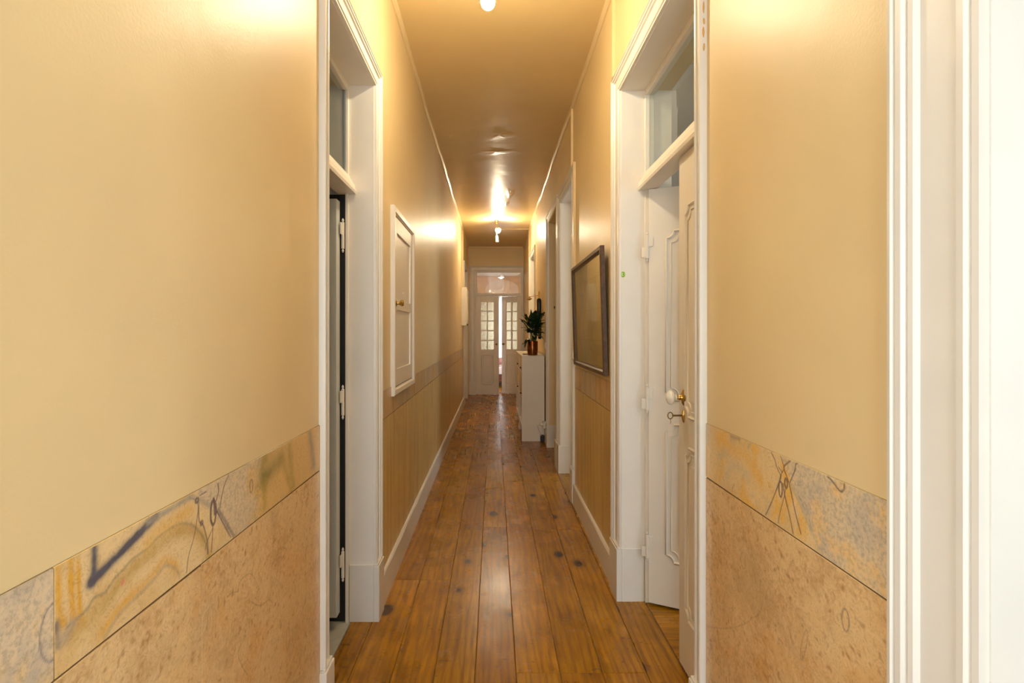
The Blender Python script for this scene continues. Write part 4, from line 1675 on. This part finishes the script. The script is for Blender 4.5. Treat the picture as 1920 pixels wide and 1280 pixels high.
trunk([(XR - .020, XR, 4.000, 4.028, 1.21, 2.68)], 0, 0, 'yellow trunking running up from the switch beside the framed map')
trunk([(XR - .018, XR, 4.130, 4.155, 2.68, ZC - .03)], 0, 0, 'short yellow trunking between a door frame and the ceiling, past the map')
trunk([(XR - .018, XR, 2.690, 2.718, 2.69, ZC - .03)], 0, 0, 'short yellow trunking above the doorway marked three')
trunk([(.08, XR - .02, 9.09, 9.11, ZC - .014, ZC)], 0, 0, 'thin cable trunking crossing the ceiling to the right wall')
trunk([(XR - .022, XR, 9.085, 9.125, 1.1, ZC - .03)], 0, 0, 'yellow trunking on the far right wall below the ceiling cable')
trunk([(XL, XL + .020, 9.06, 9.085, 2.13, ZC - .03)], 0, 0, 'yellow trunking above the white box on the far left wall')
trunk([(XR - .020, XR, 5.045, 5.062, .27, 2.70)], 0, 0, 'narrow white trunking between the two open door frames', mat=M_white)


def switch(loc, label, s):
    e = empty('light_switch', loc, label, 'switch')
    x, y_, z = loc
    m2 = MB()
    m2.box(x, x - .026, y_ - .04, y_ + .04, z - .04, z + .04)
    m2.build('back_box', M_plastic, e, bevel=.004)
    m2 = MB()
    m2.box(x - .026, x - .031, y_ - .026, y_ + .026, z - .026, z + .026)
    m2.build('rocker', M_plastic, e, bevel=.0015)
    return e


switch((XR, 3.985, 1.170), 'white surface light switch beside the framed map', 1)
switch((XR, 6.17, 1.185), 'white light switch above the bookcase beside the door frame', 1)

eb = empty('fuse_box', (XL, 9.1, 1.46), 'white electricity box on the far left wall', 'electric box')
m_ = MB()
m_.box(XL, XL + .085, 8.86, 9.30, 1.46, 2.12)
m_.build('housing', M_plastic, eb, bevel=.006)
m_ = MB()
m_.box(XL + .085, XL + .098, 8.88, 9.28, 1.49, 2.09)
m_.build('cover', M_plastic, eb, bevel=.004)
m_ = MB()
m_.box(XL + .085, XL + .102, 9.05, 9.11, 1.465, 1.485)
m_.build('latch', M_dark, eb)

so = empty('wall_socket', (XR, 6.16, .235), 'white socket with a plug low beside the bookcase', 'socket')
m_ = MB()
m_.box(XR - .0, XR - .05, 6.12, 6.20, .195, .275)
m_.build('socket_box', M_plastic, so, bevel=.004)
m_ = MB()
m_.lathe([(0, 0), (.018, 0), (.018, -.025), (.012, -.032), (0, -.032)], 14, (XR - .05, 6.16, .235), 'x')
m_.build('plug', M_plastic, so, smooth=True)
m_ = MB()
m_.tube([(XR - .080, 6.16, .235), (XR - .105, 6.165, .225), (XR - .112, 6.18, .205), (XR - .095, 6.20, .16), (XR - .07, 6.23, .11), (XR - .06, 6.26, .06)], .003, 8)
tag(m_.build('plug_cable', M_cable, smooth=True), 'thin pale cable drooping from the socket', 'cable')
m_ = MB()
m_.box(XR - .07, XR - .024, 6.24, 6.315, 0.0, .085)
tag(m_.build('power_adapter', M_dark, bevel=.006), 'dark power adapter on the floor behind the bookcase corner', 'adapter')

# number stickers
def number(txt, loc, size, mat, label, rz=0.0, halo=None):
    cu = bpy.data.curves.new('number_sticker', 'FONT')
    cu.body = txt
    cu.size = size
    cu.align_x = 'CENTER'
    cu.align_y = 'CENTER'
    cu.extrude = .0006
    cu.offset = .0006
    cu.materials.append(mat)
    o = bpy.data.objects.new('number_sticker', cu)
    COL.objects.link(o)
    o.location = loc
    o.rotation_euler = (PI / 2, 0, rz)
    dg = bpy.context.evaluated_depsgraph_get()
    me = bpy.data.meshes.new_from_object(o.evaluated_get(dg))
    bpy.data.objects.remove(o)
    o = bpy.data.objects.new('number_sticker', me)
    COL.objects.link(o)
    o.location = loc
    o.rotation_euler = (PI / 2, 0, rz)
    return tag(o, label, 'sticker')


st = number('3', (.648, 2.5655, 1.637), .036, M_green, 'small green number 3 on the white jamb of the right doorway')
m_ = MB()
m_.lathe([(0, 0), (.013, 0), (.013, -.0006), (0, -.0006)], 20, (.648, 2.5668, 1.637), 'y')
hl = m_.build('pale_disc', M_green_pale, None)  # even, paler green disc behind the number
for v in hl.data.vertices:
    v.co.z = 1.637 + (v.co.z - 1.637) * 1.2
    v.co -= Vector(st.location)
hl.data.transform(Matrix.Rotation(-PI / 2, 4, 'X'))
hl.parent = st
m_ = MB()
m_.box(.700, .712, 5.962, 5.966, 1.62, 1.65)
tag(m_.build('number_plate', M_dark, bevel=.001), 'tiny dark plate on the yellowish door lining', 'sticker')

# ------------------------------------------------------------------ small cupboard door on the left wall
cb = empty('meter_cupboard', (XL, 3.13, .99), 'white framed meter cupboard with a brass knob on the left wall', 'cupboard')
ya, yb, za, zb = 2.775, 3.480, 1.0, 2.04
fw = .042
XF = XL + .022
frame_prof = [(0, 0), (0, .018), (.006, .024), (.030, .022), (.036, .016), (fw, .014), (fw, 0)]


def fr(parts):
    m2 = MB()
    for r in parts:
        m2.sweep(r)
    return m2


pts = [(ya, za), (yb, za), (yb, zb), (ya, zb)]
inn = [(1, 1), (-1, 1), (-1, -1), (1, -1)]
for q in range(4):
    (y0_, z0_), (y1_, z1_) = pts[q], pts[(q + 1) % 4]
    s0, s1 = inn[q], inn[(q + 1) % 4]
    m_ = MB()
    m_.sweep([[(XL + p, y0_ + s0[0] * w, z0_ + s0[1] * w) for w, p in frame_prof],
              [(XL + p, y1_ + s1[0] * w, z1_ + s1[1] * w) for w, p in frame_prof]])
    m_.build('frame', M_white, cb, smooth=True, angle=25)
m_ = MB()
m_.box(XL + .0005, XL + .004, ya + fw, yb - fw, za + fw, zb - fw)
m_.build('door_back', M_white2, cb)
g = fw + .004
m_ = MB()
sw = .075
m_.box(XL + .004, XL + .013, ya + g, ya + g + sw, za + g, zb - g)
m_.box(XL + .004, XL + .013, yb - g - sw, yb - g, za + g, zb - g)
m_.box(XL + .004, XL + .013, ya + g + sw, yb - g - sw, za + g, za + g + .095)
m_.box(XL + .004, XL + .013, ya + g + sw, yb - g - sw, zb - g - .085, zb - g)
m_.box(XL + .004, XL + .013, ya + g + sw, yb - g - sw, 1.475, 1.535)
dr = m_.build('door', M_white2, cb, bevel=.003)
m_ = MB()
m_.lathe([(0, 0), (.017, 0), (.018, .004), (.009, .008), (.008, .02), (.016, .028), (.018, .036), (.012, .044), (0, .046)], 18, (XL + .013, ya + g + .036, 1.51), 'x')
k_ = m_.build('knob', M_brass, cb, smooth=True)
for z in (1.87, 1.585):
    m_ = MB()
    m_.lathe([(0, 0), (.007, 0), (.006, .004), (0, .005)], 10, (XL + .004, (ya + yb) / 2, z), 'x')
    m_.build('screw_cap', M_white, cb, smooth=True)

# ------------------------------------------------------------------ framed map on the right wall (leans out a little at the top)
pc = empty('framed_map', (XR - .008, 3.36, 1.105), 'large dark-framed faded map hanging on the right wall', 'picture')
pc.rotation_euler = (0, math.radians(-1.7), 0)
PW, PH_, FW, FD = 1.06, .725, .036, .022


def pbox(m_, y0_, y1_, z0_, z1_, d0, d1):
    m_.box(-d1, -d0, y0_, y1_, z0_, z1_)


fp = [(0, 0), (0, FD), (.004, FD + .003), (.022, FD + .003), (.030, FD - .006), (FW, FD - .008), (FW, 0)]
cor = [(-PW / 2, 0), (PW / 2, 0), (PW / 2, PH_), (-PW / 2, PH_)]
for q in range(4):
    (y0_, z0_), (y1_, z1_) = cor[q], cor[(q + 1) % 4]
    s0, s1 = inn[q], inn[(q + 1) % 4]
    m_ = MB()
    m_.sweep([[(-p, y0_ + s0[0] * w, z0_ + s0[1] * w) for w, p in fp], [(-p, y1_ + s1[0] * w, z1_ + s1[1] * w) for w, p in fp]])
    m_.build('frame', M_frame, pc, smooth=True, local=True, angle=25)
m_ = MB()
pbox(m_, -PW / 2 + FW, PW / 2 - FW, FW, PH_ - FW, 0, .006)
m_.build('map_sheet', M_map, pc, local=True)
m_ = MB()
pbox(m_, -PW / 2 + FW, PW / 2 - FW, FW, PH_ - FW, .009, .011)
m_.build('picture_glass', M_picture_glass, pc, local=True)

# ------------------------------------------------------------------ bookcases
BX0, BX1 = .345, .625


def bookcase(y0_, label):
    e = empty('bookcase', ((BX0 + BX1) / 2, y0_ + .4, 0), label, 'bookcase', 'white bookcases side by side')
    y1_ = y0_ + .798
    t = .020
    for yy in (y0_, y1_ - t):
        m2 = MB()
        m2.box(BX0, BX1, yy, yy + t, 0, 1.055 - t)
        m2.build('side_panel', M_shelf, e, bevel=.001)
    m2 = MB()
    m2.box(BX0, BX1, y0_, y1_, 1.055 - t, 1.055)
    m2.build('top', M_shelf, e, bevel=.001)
    for z in (.165, .505, .825):
        m2 = MB()
        m2.box(BX0 + .002, BX1 - .006, y0_ + t, y1_ - t, z, z + t)
        m2.build('shelf', M_shelf, e, bevel=.001)
    m2 = MB()
    m2.box(BX1 - .006, BX1, y0_ + t, y1_ - t, .10, 1.055 - t)
    m2.build('back_panel', M_shelf, e)
    m2 = MB()
    m2.box(BX0 + .03, BX0 + .046, y0_ + t, y1_ - t, .10, .165)
    m2.build('kick_board', M_shelf, e)
    return e


b1 = bookcase(6.320, 'near white bookcase, plain end panel facing the viewer, plant on top')
b2 = bookcase(7.120, 'far white bookcase standing beyond the one with the plant')


def drawer(par, y0_, z0_, z1_, ky):
    m2 = MB()
    m2.box(BX0 + .008, BX0 + .024, y0_ + .023, y0_ + .775, z0_, z1_)
    d = m2.build('drawer_front', M_drawer, par, bevel=.002)
    m2 = MB()
    m2.lathe([(0, 0), (.005, 0), (.005, -.012), (.012, -.018), (.012, -.024), (0, -.027)], 12, (BX0 + .008, ky, z0_ + .05), 'x')
    m2.build('knob', M_dark, d, smooth=True)


drawer(b1, 6.320, .850, 1.030, 6.46)
drawer(b1, 6.320, .530, .820, 6.46)
drawer(b2, 7.120, .850, 1.030, 7.26)
drawer(b2, 7.120, .530, .820, 7.26)

m_ = MB()
m_.box(.378, .44, 6.62, 6.76, 1.055, 1.064)
tag(m_.build('flat_box', M_dark, bevel=.002), 'small flat dark item lying beside the copper pot', 'box')

# ------------------------------------------------------------------ plant in a copper pot
px_, py_ = .490, 6.49
plant = empty('potted_plant', (px_, py_, 1.055), 'dark leafy plant in a copper pot on the bookcase', 'plant')
m_ = MB()
m_.lathe([(0, 1.055), (.058, 1.055), (.062, 1.059), (.067, 1.12), (.068, 1.232), (.066, 1.235), (.064, 1.232), (.062, 1.21), (0, 1.21)], 32, (px_, py_, 0))
m_.build('pot', M_copper, plant, smooth=True)
m_ = MB()
m_.lathe([(0, 1.212), (.0615, 1.212), (.05, 1.220), (0, 1.224)], 20, (px_, py_, 0))
m_.build('soil', M_soil, plant, smooth=True)


def leaf_mesh(L, W, fold, droop, seed):
    rg = random.Random(seed)
    vs2, fs2 = [], []
    n = 9
    for i in range(n + 1):
        t = i / n
        w = W * math.sin(PI * min(1, t * .93 + .04)) ** .75 * (1 - .35 * t)
        z = -droop * L * t * t
        for j, u in enumerate((-1, -.5, 0, .5, 1)):
            vs2.append((t * L, u * w / 2 + .02 * L * math.sin(3 * t + seed), z + abs(u) * fold * w + .006 * math.sin(7 * t + 3 * u + seed)))
    for i in range(n):
        for j in range(4):
            a = i * 5 + j
            fs2.append((a, a + 1, a + 6, a + 5))
    me = bpy.data.meshes.new('leaf')
    me.from_pydata(vs2, [], fs2)
    me.polygons.foreach_set('use_smooth', [True] * len(me.polygons))
    me.materials.append(M_leaf)
    return me


leaf_types = [leaf_mesh(.24, .105, .22, .30, 1), leaf_mesh(.20, .090, .22, .45, 2), leaf_mesh(.17, .070, .25, .2, 3), leaf_mesh(.22, .042, .3, .1, 4)]
rg = random.Random(12)


def leaf(base, az, el, roll, typ, sc=1.0):
    o = bpy.data.objects.new('leaf', leaf_types[typ])
    COL.objects.link(o)
    o.parent = plant
    o.location = Vector(base) - Vector((px_, py_, 1.055))
    o.rotation_euler = (Matrix.Rotation(az, 4, 'Z') @ Matrix.Rotation(-el, 4, 'Y') @ Matrix.Rotation(roll, 4, 'X')).to_euler()
    o.scale = (sc, sc, sc)
    return o


stems = []
for k in range(19):
    a = rg.uniform(0, 2 * PI)
    r0 = rg.uniform(.0, .04)
    b0 = Vector((px_ + r0 * math.cos(a), py_ + r0 * math.sin(a), 1.215))
    hgt = rg.uniform(.10, .27)
    lean = rg.uniform(.02, .085)
    tip = b0 + Vector((lean * math.cos(a) + .012, lean * math.sin(a), hgt))
    mid = b0.lerp(tip, .5) + Vector((-.2 * lean * math.cos(a), -.2 * lean * math.sin(a), .02))
    m_ = MB()
    m_.tube([b0, mid, tip], [.0045, .0035, .0025], 6)
    m_.build('stem', M_stem, plant, smooth=True)
    stems.append((tip, a, hgt))
for i, (tip, a, hgt) in enumerate(stems):
    up = .35 + .9 * (hgt - .10) / .17
    for q in range(2):
        az = a + rg.uniform(-.7, .7) + q * 1.3
        # keep the leaves off the wall behind
        d = math.cos(az)
        sc = rg.uniform(.75, 1.0)
        if d > .2:
            sc *= .48
            tipq = tip + Vector((-.02, 0, 0))
        else:
            tipq = tip
        if d < -.3:
            sc *= .72
        leaf(tipq, az, up + rg.uniform(-.25, .25), rg.uniform(-.6, .6), rg.choice((0, 0, 1, 1, 2, 3)), sc)
for (dx, dz, az, el, ty, sc) in ((.02, .20, -PI / 2 + .9, .95, 0, .95), (.03, .14, -PI / 2 + .75, .55, 0, .85), (-.01, .22, -PI / 2 - .2, 1.2, 3, 1.0),
                                 (-.03, .20, -PI / 2 - .7, 1.0, 3, .95), (-.05, .16, PI + .6, .9, 3, .8), (.02, .09, -PI / 2 + .8, .15, 1, .8),
                                 (-.04, .05, PI + .9, -.35, 1, .75), (-.02, .12, -PI / 2 - .3, .3, 0, .8), (.0, .16, -PI / 2 + .2, .6, 0, .85),
                                 (.025, .23, -PI / 2 + 1.0, 1.1, 1, .9), (.04, .22, -PI / 2 + .95, .8, 0, 1.0), (.05, .17, -PI / 2 + .8, .75, 0, 1.0),
                                 (.04, .12, -PI / 2 + .9, .4, 1, 1.0), (.0, .24, -PI / 2 + .3, 1.1, 0, .9), (-.03, .13, -PI / 2 - .6, .7, 1, .9),
                                 (-.02, .18, -PI / 2 - .3, .9, 0, .85), (.01, .07, -PI / 2 + .1, .2, 1, .8), (.05, .20, -PI / 2 + .55, .95, 0, 1.15), (.06, .14, -PI / 2 + .5, .7, 0, 1.1),
                                 (.05, .10, -PI / 2 + .6, .35, 0, .95), (-.02, .03, PI + .4, -.2, 2, .8)):
    leaf((px_ + dx, py_ - .01, 1.215 + dz), az, el, rg.uniform(-.3, .3), ty, sc)

def clear_of_wall(limit=XR - .012):
    base_ = Vector((px_, py_, 1.055))
    for o in plant.children:
        if not o.name.startswith('leaf'):
            continue
        M_ = Matrix.Translation(Vector(o.location) + base_) @ o.rotation_euler.to_matrix().to_4x4() @ Matrix.Diagonal((*o.scale, 1))
        xm = max((M_ @ v.co).x for v in o.data.vertices)
        zm = min((M_ @ v.co).z for v in o.data.vertices)
        if xm > limit:
            o.location.x -= xm - limit
        if zm < 1.07:
            o.location.z += 1.07 - zm


clear_of_wall()

# ------------------------------------------------------------------ wall lamp above the bookcase
WY = 6.90
wl = empty('wall_lamp', (XR, WY, 1.25), 'black and brass wall lamp with a long brass arm above the plant', 'lamp')
WXc = XR - .022
m_ = MB()
m_.lathe([(0, 1.255), (.018, 1.255), (.021, 1.265), (.021, 1.60), (.018, 1.61), (0, 1.61)], 18, (WXc, WY, 0))
m_.build('backplate', M_black, wl, smooth=True)
m_ = MB()
m_.lathe([(0, 1.56), (.027, 1.56), (.031, 1.57), (.031, 1.775), (.022, 1.795), (.008, 1.803), (0, 1.803)], 22, (WXc - .012, WY - .03, 0))
m_.build('shade', M_black, wl, smooth=True)
m_ = MB()
m_.lathe([(0, 1.795), (.011, 1.795), (.011, 1.885), (.008, 1.892), (0, 1.892)], 12, (WXc - .012, WY - .03, 0))
m_.build('stem', M_brass, wl, smooth=True)
m_ = MB()
x0_ = WXc - .012
m_.tube([(x0_, WY - .03, 1.84), (x0_ - .06, WY - .05, 1.832), (x0_ - .135, WY - .08, 1.815)], .0042, 8)
m_.build('arm', M_brass, wl, smooth=True)
m_ = MB()
m_.lathe([(0, -.032), (.010, -.030), (.013, -.012), (.022, -.008), (.022, .012), (.012, .018), (.010, .032), (0, .034)], 16,
         (x0_ - .135, WY - .08, 1.790), 'x')
m_.tube([(x0_ - .135, WY - .08, 1.80), (x0_ - .135, WY - .08, 1.822)], .005, 8)
m_.build('arm_head', M_brass, wl, smooth=True)
